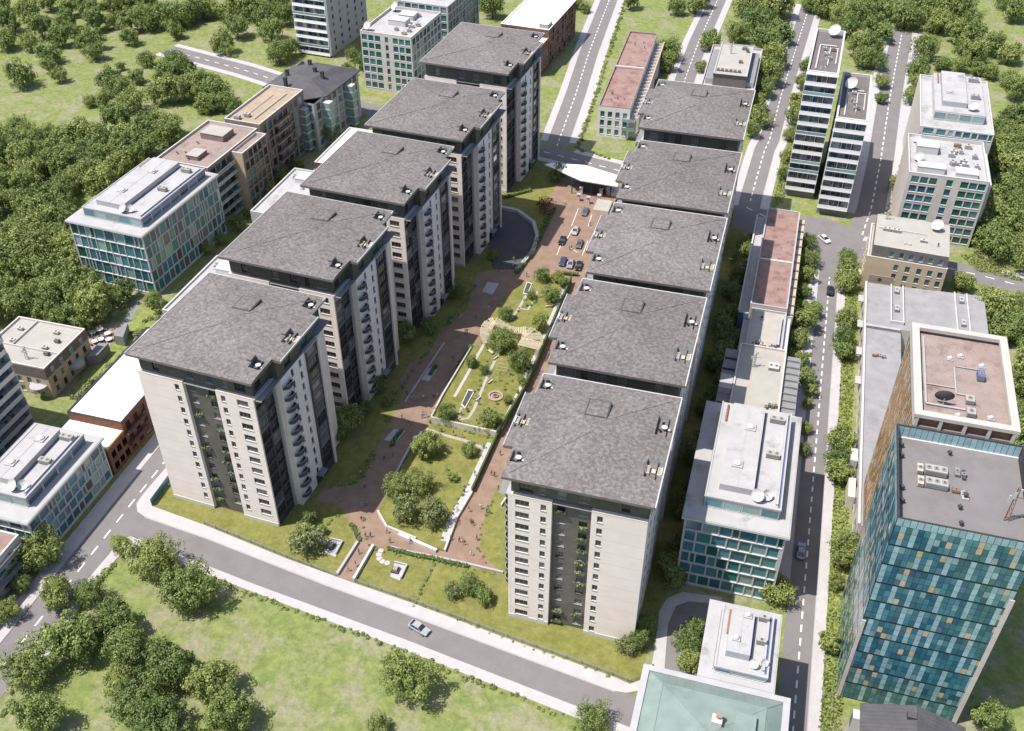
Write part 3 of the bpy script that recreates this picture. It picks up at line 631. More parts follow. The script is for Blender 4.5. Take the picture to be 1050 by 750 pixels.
# ================================================================== GLASS-FRONTED OFFICES (white frame, teal panes, set-back top floor)
def office(name, label, x0, x1, y0, y1, h, floors, rot=0, sides='SE', seed=1, ph=2.6, tail=True):
    rng.seed(seed); cx, cy = (x0+x1)/2, (y0+y1)/2; w = (x1-x0)/2; d = (y1-y0)/2
    B = Bld(name, label, 'office building', cx, cy, rot, 1, 'white-framed teal glass offices')
    fh = (h-1.2)/floors
    W_ = B.w
    for face, plane, u0, u1 in (('S', -d, -w, w), ('E', w, -d, d), ('W', -w, -d, d), ('N', d, -w, w)):
        if face not in sides: B.facade(face, plane, u0, u1, 0, h-.6, [], 'light_grey'); continue
        rects = []
        for f in range(floors):
            zb = .5+f*fh; zt = zb+fh-.3; u = u0+.35
            while u < u1-.6:
                ww = rng.choice([.9, 1.5, 2.1, 2.7, 2.1]) if f < floors-1 or face != 'S' else rng.choice([1.2, 2.2, 3.0])
                if u+ww > u1-.35: ww = u1-.35-u
                if ww > .5:
                    rects.append((u, u+ww, zb, zt)); B.win(face, plane, u+ww/2, zb, ww, zt-zb, rng.choice(['teal', 'deep', 'green', 'pale', 'mid', 'teal', 'mid'] if face == 'S' else ['grey', 'teal', 'pale', 'deep', 'mid']))
                u += ww+.2
        B.facade(face, plane, u0, u1, 0, h-.6, rects, 'white', .24)
    q = MB(); q.box(-w-.55, w+.55, -d-.6, d+.55, h-.6, h-.1, 'white', 'white_roof'); q.box(-w-.35, w+.35, -d-.4, d+.35, h-.1, h, 'light_grey', 'white_roof')
    q.obj('cornice', B.root)
    # set-back glazed top floor
    a0, a1, b0, b1 = (-w+3.0, w-1.9, -d+3.4, d-2.2) if w > 7 else (-w+2.0, w-1.0, -d+1.2, d-1.2)
    q = MB(); q.box(a0, a1, b0, b1, h, h+ph, 'white', 'white_roof'); q.box(a0-.15, a1+.15, b0-.15, b0+.15, h+ph-.2, h+ph+.15, 'light_grey'); q.box(a0-.15, a0+.15, b0+.15, b1+.15, h+ph-.2, h+ph+.15, 'light_grey'); q.box(a1-.15, a1+.15, b0+.15, b1+.15, h+ph-.2, h+ph+.15, 'light_grey')
    o = q.obj('penthouse', B.root)
    n = max(3, int((a1-a0)/3.2)); s = (a1-a0)/n
    for k in range(n): put(win_mesh(s-.3, ph-.5, 'pale' if k % 3 else 'mid'), 'window', o, (a0+s*(k+.5), b0-.26, h+.15))
    n = max(4, int((b1-b0)/4)); s = (b1-b0)/n
    for k in range(n): put(win_mesh(s-.3, ph-.5, 'blue'), 'window', o, (a1+.26, b0+s*(k+.5), h+.15), math.pi/2); put(win_mesh(s-.3, ph-.5, 'grey'), 'window', o, (a0-.26, b0+s*(k+.5), h+.15), -math.pi/2)
    zr = h+ph
    c0 = a0+(a1-a0)*.16; c1 = a0+(a1-a0)*.62
    q = MB(); q.box(c0, c1, b0+2.4, b1-1.4, zr, zr+1.5, 'light_grey', 'white_roof'); q.box((c0+c1)/2-.05, (c0+c1)/2+.05, b0+2.4, b1-1.4, zr+1.5, zr+1.56, 'light_grey'); q.obj('plant_room', B.root)
    ln = b1-b0
    vs = .8 if w > 7 else .5; vent(B, (c0+c1)/2-.6, b0+2.4+ln*.22, zr+1.5, vs, .5, 'stone'); vent(B, (c0+c1)/2+.8, b0+2.4+ln*.62, zr+1.5, vs, .5, 'stone')
    aw = 2.6 if w > 7 else 1.6; ac_unit(B, c1+(a1-c1)*.5, b0+ln*.50, zr, aw, aw*.46, 1.2, 'cream_roof'); ac_unit(B, c1+(a1-c1)*.5, b0+ln*.88, zr, aw*1.1, aw*.46, 1.2, 'cream_roof')
    q = MB(); q.box(a1-.55, a1-.15, b0+.6, b1-.6, zr+.02, zr+.12, 'blue_shade'); q.box(c1+.02, c1+.35, b0+2.4, b1-1.4, zr+.02, zr+.1, 'blue_shade'); q.obj('shadow_trench', B.root)  # thin blue strips put the roof trench's shadow into the colour
    ds = 1.25 if w > 7 else .8; dish(B, c1+.9, b0+1.6, zr, ds, 250, 40); dish(B, c1+2.4, b0+2.3, zr, ds*.85, 300, 40)
    pipe(B, [(a0+1.2, b1-6), (a0+1.2, b1-1)], zr+.3, .22, 'rust')
    q = MB(); q.box(a1-1.0, a1-.55, b0+1, b1-1, zr, zr+.5, 'light_grey'); q.obj('roof_rail', B.root)
    return B.done()
office('office_building', 'wide teal glass office with white frame, between the dense wood and left towers', -180.0, -156.4, 196.5, 232, 19.4, 5, -4, 'SE', 1)
office('office_building', 'glass office with white roof, between the front right tower and the right road', -5.2, 13.6, 136.0, 169.6, 19.4, 6, 0, 'SE', 2)
office('office_building', 'small white-roofed office behind the green copper roof, beside the round drive', 2.4, 13.8, 103.6, 118.8, 17.4, 5, 0, 'SEW', 3, 1.3)
office('office_building', 'white office on the left road, in front of the orange brick block', -146, -129.6, 106.0, 131.0, 11.6, 4, 0, 'SE', 4)

# ================================================================== BALCONIED TOWERS
def balcony_tower(label, x0, x1, y0, y1, h, rot=0, faces='S', step=3.15, roofm='mid_grey', group=None, gear=1, ymin=0, slabm='white', depth=1.3):
    cx, cy = (x0+x1)/2, (y0+y1)/2; w = (x1-x0)/2; d = (y1-y0)/2
    B = Bld('apartment_tower', label, 'apartment tower', cx, cy, rot, 1, group)
    n = int(h/step)
    for face, plane, u0, u1 in (('S', -d, -w, w), ('E', w, -d, d), ('W', -w, -d, d), ('N', d, -w, w)):
        if face in faces:
            cols = []; u = u0+.5
            while u < u1-.8: ww = min(1.9, u1-.3-u); cols.append((u+ww/2, ww)); u += ww+.2
            B.grid(face, plane, u0, u1, 0, h, cols, [(h-step*(k+1)+.35, 2.2) for k in range(n)], 'mid_grey', ['blue', 'grey', 'blue', 'pale', 'deep'])
        elif face == 'N': B.facade(face, plane, u0, u1, 0, h, [], 'light_grey')
        else:
            cols = [(u0+(u1-u0)*t, 1.4) for t in (.12, .3, .5, .7, .88)]
            B.grid(face, plane, u0, u1, 0, h, cols, [(h-step*(k+1)+.9, 1.5) for k in range(n) if h-step*(k+1) > ymin], 'light_grey', ['dark', 'grey', 'blue'])
    for k in range(n+1):
        z = h-step*k
        for f in faces:
            q = MB(); hw = w if f == 'S' else d; jog = .35 if k % 2 else 0
            q.box(-hw-.02, hw+.02+jog*.0, -depth-jog, -.01, -.22, .08, slabm)
            if k > 0:
                q.box(-hw, hw, -depth-jog+.02, -depth-jog+.06, .08, .95, slabm if rng.random() < .85 else 'glass_pale'); q.box(-hw, hw, -depth-jog, -depth-jog+.08, .95, 1.03, slabm)
                for u in (-hw, -hw*.33, hw*.33, hw-.1): q.box(u, u+.1, -depth-jog+.1, -.02, .08, step-.25, slabm if u in (-hw, hw-.1) else 'light_grey')
                for _ in range(3): u = rng.uniform(-hw+.8, hw-.8); q.box(u-.3, u+.3, -.9, -.4, .08, .6, rng.choice(['charcoal', 'cloth_red', 'timber', 'white']))
            x, y, rz = B.place(f, -d if f == 'S' else (w if f == 'E' else -w), 0)
            q.obj('balcony', B.root, (x, y, z), rz)
    q = MB(); parapet(q, -w, w, -d, d, h+.5, 'white', 'dark_roof' if gear else roofm, .9, .5); q.box(-w, w, -d, -d+.02, h, h+.4, 'white'); q.box(w-.02, w, -d+.02, d, h, h+.4, 'white'); q.box(-w, -w+.02, -d+.02, d, h, h+.4, 'white'); q.obj('roof', B.root)
    z = h-.4
    if gear:
        dish(B, -.3*w if gear == 2 else w*.3, d*.35 if gear == 2 else d*.8, z, 1.9, 240, 45)
        for k in range(5): ac_unit(B, rng.uniform(-.3*w, .5*w), rng.uniform(-.6, .2)*d, z, rng.uniform(.9, 1.6), .9, 1.0, rng.choice(['white', 'light_grey', 'rust']))
        pipe(B, [(-.5*w, -.8*d), (-.5*w, .3*d), (.6*w, .3*d)], z+.3, .25, 'white'); pipe(B, [(.2*w, -.6*d), (.2*w, .2*d), (.7*w, .2*d), (.7*w, -.5*d)], z+.25, .2, 'white')
        for k in range(4): vent(B, rng.uniform(-.6, .6)*w, rng.uniform(-.8, .7)*d, z, .28, .6, 'rust' if k % 2 else 'metal')
    return B.done()
rng.seed(5)
balcony_tower('taller left tower of the slim white-banded pair by the upper right road', 4.2, 13.2, 300.5, 335.5, 40.6, -1.5, 'S', slabm='bright_white', group='pair of slim white-banded towers')
balcony_tower('shorter slim tower of white balcony bands with round dish on its roof', 14.6, 23.4, 291.6, 325.8, 31.2, -1.5, 'S', slabm='bright_white', gear=2, group='pair of slim white-banded towers')
balcony_tower('tall white tower with balconies at the top edge, beyond the dark slate roof', -193, -178.5, 364.5, 397, 45, -4, 'S', roofm='white_roof', depth=1.7, gear=0, slabm='bright_white')
balcony_tower('white tower with stacked balconies cut off by the left edge', -176, -155.8, 108, 138.5, 30.5, 0, 'E', roofm='white_roof', depth=1.6, gear=0)

# ================================================================== OTHER BLOCKS
def block(name, label, cat, x0, x1, y0, y1, h, wallm, faces, roofm, par='white', rot=0, drop=.7, group=None, base=0, coping=None):
    """faces: {face: (cols, rows, styles)}"""
    cx, cy = (x0+x1)/2, (y0+y1)/2; w = (x1-x0)/2; d = (y1-y0)/2
    B = Bld(name, label, cat, cx, cy, rot, 1, group)
    for face, plane, u0, u1 in (('S', -d, -w, w), ('E', w, -d, d), ('W', -w, -d, d), ('N', d, -w, w)):
        wm = wallm[face] if isinstance(wallm, dict) and face in wallm else (wallm['*'] if isinstance(wallm, dict) else wallm)
        if face in faces:
            cols, rows, stl = faces[face]; B.grid(face, plane, u0, u1, base, h-.1, cols, rows, wm, stl)
        else: B.facade(face, plane, u0, u1, base, h-.1, [], wm)
    q = MB(); parapet(q, -w, w, -d, d, h, par, roofm, drop, coping=coping); q.obj('roof', B.root)
    B.w_ = w; B.d_ = d; return B
def spread(u0, u1, n, w): return [(u0+(u1-u0)*(k+.5)/n, w) for k in range(n)]
def floors(z0, n, st, h): return [(z0+st*k, h) for k in range(n)]
rng.seed(9)
# brown pair beyond the left office
B = block('apartment_block', 'brown apartment block with flat pinkish roof, behind the wide teal office', 'apartment block', -175.5, -157.8, 233.5, 261.0, 20, 'brown_wall', {'E': (spread(-13, 13, 9, 2.3), floors(1, 6, 3.1, 2.3), ['grey', 'dark', 'tealdark', 'deep']), 'S': (spread(-8, 8, 6, 1.6), floors(1, 6, 3.1, 1.9), ['dark', 'grey'])}, 'pink_roof', 'stone', -4)
plant_box(B, -4.5, 3.5, 3, 9, 19.3, 2.0, 'brown_wall', 'cream_roof'); plant_box(B, -1, 3, -10, -5, 19.3, 1.4, 'brown_wall', 'cream_roof')
for k in range(5): vent(B, rng.uniform(-7, 6), rng.uniform(-11, 2), 19.3, .35, .6, 'rust')
q = MB(); 
for k in range(6): q.box(8.86, 10.2, -12.5, 12.5, .6+3.1*k, .85+3.1*k, 'stone'); q.box(10.1, 10.2, -12.5, 12.5, .85+3.1*k, 1.7+3.1*k, 'glass_pale')
q.obj('balcony', B.root); B.done()
B = block('apartment_block', 'blank-sided wing with balconies, joining the pinkish-roofed and beige-roofed blocks', 'apartment block', -157.4, -153.6, 245, 259.0, 19.4, {'*': 'tan_wall', 'E': 'brown_wall'}, {'E': (spread(-6.5, 6.5, 5, 1.9), floors(1, 6, 3.1, 2.2), ['dark', 'tealdark', 'grey'])}, 'pink_roof', 'stone', -4)
B.done()
B = block('apartment_block', 'reddish brown apartment block with beige gravel roof, before the dark slate roof', 'apartment block', -168, -155.4, 261.6, 289.0, 21, {'*': 'brown_wall', 'E': 'brown_wall'}, {'E': (spread(-13, 13, 8, 2.2), floors(1.2, 6, 3.2, 2.4), ['grey', 'tealdark', 'dark', 'pale'])}, 'tan_roof', 'stone', -4)
pipe(B, [(2.2, -10), (2.2, 10)], 20.6, .18, 'white'); pipe(B, [(-1.5, -6), (-1.5, 8)], 20.6, .12, 'white')
for y in (-11.5, -9): ac_unit(B, -2.5+(y+11)*.8, y, 20.3, 1.8, 1.4, 1.3)
q = MB(); q.box(-9.6, -6.6, -13, 13, 0, 17.6, 'light_grey', 'mid_grey'); q.obj('side_terrace', B.root)
q = MB()
for k in range(6): q.box(6.26, 7.2, -6, 3, .9+3.2*k, 1.1+3.2*k, 'stone'); q.box(7.1, 7.2, -6, 3, 1.1+3.2*k, 2.0+3.2*k, 'brick')
q.obj('balcony', B.root); B.done()
# dark slate house
B = Bld('apartment_house', 'pale house with dark slate roof and glazed corner bays beside the curved street', 'house', -160, 303.5, -6)
B.grid('S', -15, -11, 11, 0, 17, spread(2, 10.5, 3, 2.2), floors(1, 5, 3.2, 2.4), 'light_grey', ['pale', 'mid', 'teal']); B.grid('E', 11, -15, 15, 0, 17, spread(-14, 14, 8, 2.4), floors(1, 5, 3.2, 2.4), 'light_grey', ['pale', 'mid', 'grey', 'resig']); B.facade('W', -11, -15, 15, 0, 17, [], 'light_grey'); B.facade('N', 15, -11, 11, 0, 17, [], 'light_grey')
q = MB(); r = [(-12, -10, 17), (-12, 9, 17), (-6, 15.5, 17), (12, 15.5, 17), (12, -8, 17), (4, -15.6, 17), (0, -15.6, 17), (-4, -10, 17)]; pk = [(-4, -2, 20), (-2, 8, 20), (6, 8, 20), (4, -4, 20)]
q.prism([p[:2] for p in r], 16.6, 17, 'slate')
for pts in ((r[0], r[1], pk[1], pk[0]), (r[1], r[2], pk[1]), (r[2], r[3], pk[2], pk[1]), (r[3], r[4], pk[3], pk[2]), (r[4], r[5], pk[3]), (r[5], r[6], pk[0], pk[3]), (r[6], r[7], pk[0]), (r[7], r[0], pk[0])): q.poly([(a, c, e+.003) for a, c, e in pts], 'slate')
q.poly(pk, 'slate'); o = q.obj('roof', B.root)
for x, y in ((-3, 7), (2, 2), (-6, -3), (-3, -9), (6, 0)):
    q = MB(); q.box(x-.5, x+.5, y-.5, y+.5, 17, 21.2, 'charcoal'); q.box(x-.6, x+.6, y-.6, y+.6, 21.2, 21.5, 'dark_trim'); q.obj('chimney', o)
for (x, y) in ((7, -16.5), (11.8, -9), (12, 6)):
    q = MB(); q.box(x-2.2, x+2.2, y-1.3, y+1.3, 1, 15.5, 'glass_pale', 'white')
    for k in range(5): q.box(x-2.3, x+2.3, y-1.4, y+1.4, 1+3*k, 1.5+3*k, 'white')
    q.obj('bay_window', B.root)
B.done()
# green-windowed white block, teal block, white-roofed brick block at the back
B = block('office_building', 'white block with green windows and roof dishes, near the top, left of the towers', 'office building', -154, -133.6, 338, 365.5, 22.6, 'stone', {'S': (spread(-10, -2, 3, 2.2)+[(.3, 1.3)]+spread(2.6, 10, 3, 2.0), floors(1.2, 7, 3.0, 2.2), ['green', 'teal', 'green', 'deep']), 'E': (spread(-13, 13, 8, 2.6), floors(1.2, 7, 3.0, 2.3), ['deep', 'blue', 'tealdark', 'pale'])}, 'white_roof', 'stone', -4, drop=1.0, group='white blocks with green windows')
dish(B, -7.5, 11, 21.8, 1.7, 230, 40); dish(B, -8.5, -10.5, 21.8, 1.6, 250, 40)
plant_box(B, -4, 3, -3, 1.5, 21.6, 2.2, 'white', 'white'); plant_box(B, -3, 3, 4, 9, 21.6, 1.8, 'white', 'white')
for k in range(7): ac_unit(B, rng.uniform(0, 8), rng.uniform(-10, 9), 21.6, rng.uniform(1.2, 2.2), 1.1, 1.2, rng.choice(['white', 'light_grey', 'timber']))
B.done()
B = block('office_building', 'teal glass block at the top edge, behind the green-windowed white block', 'office building', -152.5, -131, 371.5, 404, 22.5, {'*': 'white', 'E': 'light_grey'}, {'S': (spread(-10.5, 10.5, 7, 2.4), floors(1, 7, 3.1, 2.4), ['teal', 'pale', 'mid', 'green']), 'E': (spread(-15.5, 15.5, 9, 2.9), floors(1, 7, 3.1, 2.5), ['tealdark', 'grey', 'deep'])}, 'white_roof', 'light_grey', -4)
ac_unit(B, 3, -8, 21.8, 3, 1.5, 1.4); plant_box(B, -6, 2, 2, 10, 21.8, 2); B.done()
B = block('brick_building', 'orange brick block with bright white roof at the top edge behind the left towers', 'apartment block', -112, -92.2, 378.5, 414, 15, 'brick', {'E': (spread(-17, 17, 11, 1.7), floors(1, 5, 2.8, 1.8), ['dark', 'grey']), 'S': (spread(-9, 9, 6, 1.6), floors(1, 5, 2.8, 1.8), ['dark'])}, 'bright_white', 'brick', -4, drop=.35, group='brick blocks with white roofs', coping='bright_white')
q = MB(); q.box(-2, 9.8, -28, -17.9, 0, 11.6, 'brick', 'bright_white'); q.box(-2.1, 9.9, -28.1, -27.8, 11.6, 12.0, 'copper_orange'); q.box(9.6, 9.9, -27.8, -17.9, 11.6, 12.0, 'copper_orange')
o = q.obj('low_wing', B.root)
for k in range(3): put(win_mesh(1.7, 1.9, 'grey'), 'window', o, (10.03, -26+3.2*k, 6), math.pi/2); put(win_mesh(1.7, 1.9, 'grey'), 'window', o, (10.03, -26+3.2*k, 2.2), math.pi/2)
plant_box(B, 5.4, 9.0, -16.5, -11, 14.6, 1.8, 'light_grey', 'bright_white'); B.done()
# long low red-roofed terrace by the road behind the right row
B = block('apartment_block', 'long low apartment block with red-brown roof in two bays, beside the road', 'apartment block', -63.6, -52.6, 324.5, 395, 11.4, 'white_wall', {'S': (spread(-5.2, 5.2, 4, 1.5), floors(1, 3, 3.2, 2.1), ['green', 'green', 'deep', 'pale']), 'E': (spread(-34, 34, 18, 1.8), floors(1, 3, 3.2, 2.1), ['dark', 'grey'])}, 'red_roof', 'pink_roof', 2.2, drop=.6)
q = MB(); q.box(-5.2, 5.2, -.4, .4, 10.9, 11.5, 'stone'); q.obj('roof_divider', B.root)
q = MB(); q.box(5.52, 8.6, -34, 35, 0, 7.6, 'stone', 'light_grey'); q.box(8.3, 8.7, -34, 35, 7.6, 8.4, 'tan_wall')
for k in range(22): q.box(5.7, 8.2, -33+3.1*k, -32.7+3.1*k, 7.6, 8.6, 'stone')
q.obj('side_wing', B.root)
q = MB()
for z in (4.1, 7.3): q.box(3.2, 7.4, -37, -35.3, z-.2, z, 'light_grey'); q.box(3.2, 7.4, -37, -36.92, z, z+.9, 'glass_pale')
q.obj('balcony', B.root)
for k in range(9): vent(B, rng.uniform(-3, 3), rng.uniform(-30, -22) if k < 5 else rng.uniform(20, 26), 10.8, .3, .45, 'dark_trim')
B.done()
# cream-roofed block behind the right row
B = block('apartment_block', 'low block with set-back cream roof right behind the rearmost right tower', 'apartment block', -31.5, -12.5, 352, 394, 10, 'brown_wall', {'E': (spread(-20, 20, 12, 2.2), floors(1, 3, 3.0, 2.0), ['blue', 'grey', 'pale']), 'S': (spread(-9, 9, 6, 2.2), floors(1, 3, 3.0, 2.0), ['blue', 'grey'])}, 'beige_roof', 'light_grey', 1)
q = MB(); q.box(-5.6, 6.0, -16.5, 13, 9.4, 13.6, 'attic_wall', 'cream_roof'); q.box(6.0, 8.8, -15, 13, 9.4, 11.2, 'light_grey', 'mid_grey'); q.box(-8.4, -5.6, -15, 13, 9.4, 11.2, 'light_grey', 'mid_grey'); q.box(-5.8, 6.2, -16.7, -16.4, 13.2, 13.9, 'charcoal'); q.box(-5.8, -5.4, -16.4, 13.1, 13.2, 13.9, 'light_grey'); q.box(5.8, 6.2, -16.4, 13.1, 13.2, 13.9, 'light_grey'); q.box(-5.4, 5.8, 12.7, 13.1, 13.2, 13.9, 'light_grey')
q.obj('penthouse', B.root); mast(B, -1.5, 4, 13.6, 4, 'metal')
for k in range(6): ac_unit(B, -4.4+k*1.5, -13, 13.6, 1.1, .9, .9, 'rust' if k % 2 else 'mid_grey')
ac_unit(B, 2.8, -4, 13.6, 1.4, 1, 1, 'cloth_red'); ac_unit(B, 3.2, 9, 13.6, 2, 1.4, 1.2, 'mid_grey'); ac_unit(B, 4.4, 7, 13.6, 1, 1.4, 1.2, 'charcoal'); B.done()
# red and cream roofs between right row and right road
B = block('warehouse', 'long low block with rust-red flat roofs, right of the second road tree row', 'block', -.4, 8.9, 222.5, 272.8, 10, 'stone', {'E': (spread(-24, 24, 14, 1.6), floors(1.2, 3, 2.9, 1.7), ['dark', 'grey']), 'W': (spread(-24, 24, 14, 1.6), floors(1.2, 3, 2.9, 1.7), ['dark', 'grey'])}, 'red_roof', 'stone', 0, drop=.5, coping='light_grey')
q = MB(); q.box(-4.4, 4.4, -3.2, -2.6, 9.4, 10.02, 'stone'); q.obj('roof_divider', B.root)
q = MB(); q.box(4.7, 6.4, -25, 25, 0, 7.6, 'stone', 'tan_wall')
for k in range(12): q.box(4.8, 6.5, -24.5+4.2*k, -24.2+4.2*k, 7.6, 8.1, 'mid_grey')
q.obj('side_gallery', B.root)
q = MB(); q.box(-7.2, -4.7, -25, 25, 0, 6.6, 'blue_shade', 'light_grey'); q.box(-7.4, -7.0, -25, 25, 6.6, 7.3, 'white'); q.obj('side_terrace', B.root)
for k in range(8): vent(B, rng.uniform(-3.5, 3.5), rng.uniform(-22, 22), 9.5, .22, .4, 'rust')
B.done()
B = block('warehouse', 'small block with pinkish beige roof between the rust-red and cream roofs', 'block', .2, 8.9, 204.6, 222, 9.2, 'stone', {'E': (spread(-8, 8, 4, 1.8), floors(1.2, 2, 3.2, 1.8), ['dark', 'blue'])}, 'beige_roof', 'light_grey', 0, drop=.5)
for k in range(9): ac_unit(B, rng.uniform(-3.5, 3.2), rng.uniform(-7.5, -5), 8.7, rng.uniform(.6, 1.4), .8, .8, rng.choice(['rust', 'timber', 'light_grey']))
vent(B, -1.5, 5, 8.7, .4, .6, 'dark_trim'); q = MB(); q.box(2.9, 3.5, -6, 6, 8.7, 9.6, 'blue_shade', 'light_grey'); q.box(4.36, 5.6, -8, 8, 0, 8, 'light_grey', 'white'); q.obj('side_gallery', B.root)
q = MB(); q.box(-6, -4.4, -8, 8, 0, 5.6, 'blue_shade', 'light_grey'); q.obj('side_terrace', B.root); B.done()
B = block('warehouse', 'block with pale cream roof and skylight, behind the glass office', 'block', -1.0, 9.9, 171.5, 203, 11.6, 'stone', {'E': (spread(-14, 14, 8, 2), floors(1, 3, 3.2, 2), ['dark', 'blue']), 'W': (spread(-14, 14, 8, 2), floors(1, 3, 3.2, 2), ['dark', 'blue'])}, 'cream_roof', 'stone', 0, drop=.5)
q = MB(); q.box(5.46, 9, -15, 15, 0, 10.4, 'light_grey', 'mid_grey')
for k in range(12): q.box(5.6, 8.8, -14.6+2.5*k, -14.45+2.5*k, 10.4, 10.9, 'mid_grey')
q.obj('side_gallery', B.root)
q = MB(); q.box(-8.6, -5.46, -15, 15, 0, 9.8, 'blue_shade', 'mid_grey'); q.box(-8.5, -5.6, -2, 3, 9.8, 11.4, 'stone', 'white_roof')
for k in range(7): q.box(-8.4, -5.6, -14.4+4.2*k, -14.2+4.2*k, 9.8, 10.3, 'charcoal')
q.obj('side_terrace', B.root)
mast(B, -1.5, 8, 11.1, 4, 'metal'); ac_unit(B, 3, 8.5, 11.1, 2.4, 2.2, .9, 'stone')
for k in range(7): ac_unit(B, -3.2+k*.8, -13, 11.1, .7, .8, .7, rng.choice(['rust', 'timber', 'charcoal']))
for k in range(4): ac_unit(B, 2.5+k*.7, -7+rng.uniform(-1.5, 1.5), 11.1, .6, .9, .8, rng.choice(['rust', 'charcoal', 'copper_orange']))
B.done()
# white office with a step, upper right
B = block('office_building', 'white block with green windows and cluttered white roof, by the cross street', 'office building', 36.6, 58.2, 283, 308.6, 21.8, 'stone', {'S': (spread(-10, -2.6, 3, 2.1)+[(.6, 1.7)]+spread(3.4, 10.4, 3, 2.1), floors(1.0, 7, 2.95, 2.1), ['green', 'green', 'deep', 'teal'])}, 'white_roof', 'white', 0, drop=1.0, group='white blocks with green windows')
plant_box(B, -8.5, -2.5, 2, 7, 20.8, 2.4, 'white', 'white'); plant_box(B, -8.5, -1, -10, -6.5, 20.8, 1.8, 'white', 'white'); plant_box(B, 2, 8, -10, -6, 20.8, 1.2, 'white', 'white')
for k in range(12): ac_unit(B, rng.uniform(-1, 8.5), rng.uniform(-5, 9), 20.8, rng.uniform(1, 2.2), 1.1, 1.3, rng.choice(['white', 'light_grey', 'timber', 'rust']))
dish(B, -8.2, 9.2, 20.8, 1.2, 250, 40); dish(B, -8, -3, 20.8, 1.4, 250, 40)
q = MB(); q.box(10.81, 12.4, -9, 11, 0, 19, 'white', 'white'); 
for k in range(6): q.box(12.4, 12.46, -8.5, 10.5, 1.4+3*k, 3.4+3*k, 'glass_pale')
q.obj('side_bay', B.root); B.done()
B = block('office_building', 'white-roofed office with glazed top floor, behind the cluttered white roof at upper right', 'office building', 40, 61, 309.2, 349.5, 24.2, {'*': 'white', 'W': 'stone'}, {'S': ([(-8, 3), (-4.3, 2.6), (-1.6, 1.4), (.7, 1.8), (3, 2), (5.2, 1.6), (7.6, 2.6), (9.7, 1)], [(21.95, 1.9)], ['teal', 'pale', 'green', 'blue', 'mid'])}, 'white_roof', 'white', -1, drop=.5)
q = MB(); q.box(-6.8, 7.8, -13, 16.5, 23.7, 26.6, 'white', 'white_roof'); o = q.obj('penthouse', B.root)
for k in range(4): put(win_mesh(3.2, 2.0, 'pale'), 'window', o, (-5+3.65*k, -13.26, 24.1))
q = MB(); q.box(-4.8, 2.4, -9, 15, 26.6, 28.2, 'light_grey', 'white_roof'); q.box(-1.0, -.9, -9, 15, 28.2, 28.26, 'light_grey'); q.obj('plant_room', B.root)
vent(B, -2.6, -2, 28.2, .9, .5, 'light_grey'); vent(B, 1, 12, 28.2, .8, .5, 'light_grey'); dish(B, 4.0, -10, 26.6, 1.5, 250, 40); ac_unit(B, 5.2, -1, 26.6, 2.6, 1.3, 1.4); ac_unit(B, 5.2, 12.5, 26.6, 3, 1.5, 1.4); pipe(B, [(-5.6, 8), (-5.6, 15)], 27, .25, 'rust'); B.done()
# tan building at the crossing with attic floor
B = block('corner_building', 'tan building with dark attic floor and flat cream roof at the crossing', 'building', 28.4, 49.2, 253.4, 271.6, 10, 'tan_wall', {'S': ([(-2.4, 1.2), (.6, 1.3), (3.6, 1.3), (6.4, 1.3), (9.0, 1.3)], floors(.9, 3, 2.9, 1.9), ['teal', 'mid', 'deep', 'blue']), 'W': (spread(-8, 8, 5, 1.2), floors(.9, 3, 2.9, 1.8), ['teal'])}, 'beige_roof', 'stone', -3, drop=.4)
b2 = Bld('x', 'x', 'x', 0, 0); bpy.data.objects.remove(b2.root); b2.root = B.root; b2.n = 60
b2.grid('S', -8.6, -9.4, 10.0, 9.9, 13.4, spread(-5.5, 9.6, 6, 1.2), [(10.5, 1.7)], 'attic_wall', ['teal', 'mid', 'green', 'blue']); b2.facade('W', -9.4, -8.6, 8.6, 9.9, 13.4, [], 'attic_wall'); b2.facade('E', 10.0, -8.6, 8.6, 9.9, 13.4, [], 'attic_wall'); b2.facade('N', 8.6, -9.4, 10, 9.9, 13.4, [], 'attic_wall')
b2.w.poly([(-9.4, -8.6, 13.4), (10, -8.6, 13.4), (10, 8.6, 13.4), (-9.4, 8.6, 13.4)], 'cream_roof'); b2.w.box(-8.6, 4, .6, .8, 13.4, 13.9, 'stone'); b2.done('attic_storey')
dish(B, 6.4, 4.6, 13.4, 1.6, 250, 50); vent(B, 7, -4, 13.4, .25, .9, 'charcoal'); ac_unit(B, 3.2, -3, 13.4, 1.8, .8, .8, 'stone'); ac_unit(B, -6.5, .0, 13.4, 2.2, .8, .9, 'stone'); ac_unit(B, -4, .0, 13.4, 2.2, .8, .9, 'stone'); mast(B, -6.8, 6.5, 13.4, 2.8, 'timber')
for x in (-1.4, -.2): vent(B, x, -5.6, 13.4, .3, .4, 'stone')
B.done()
# low grey-roofed hall
B = Bld('hall', 'low sprawling hall with grey flat roof and long rooflights beside the orange tower', 'hall', 0, 0)
ol = [(28.4, 155), (37.2, 155), (37.2, 226), (58.4, 226), (58.4, 247.2), (28.4, 245.4)]
q = MB(); q.prism(ol, 0, 6.8, 'grey_roof', 'stone'); bmx = q.obj('wall', B.root); fix(bmx)
q = MB(); q.box(28.6, 37, 224.4, 225.2, 6.8, 7.6, 'mid_grey', 'light_grey')
for (x, y0, y1) in ((34.6, 228, 245.2), (50.6, 228, 246)): q.box(x, x+.35, y0, y1, 6.8, 7.7, 'white'); q.box(x+3, x+3.35, y0, y1, 6.8, 7.7, 'white'); q.box(x+.35, x+3, y0, y0+.35, 6.8, 7.7, 'white')
q.box(28.2, 28.7, 155, 245.4, 6.7, 7.3, 'stone'); q.obj('roof_kerb', B.root)
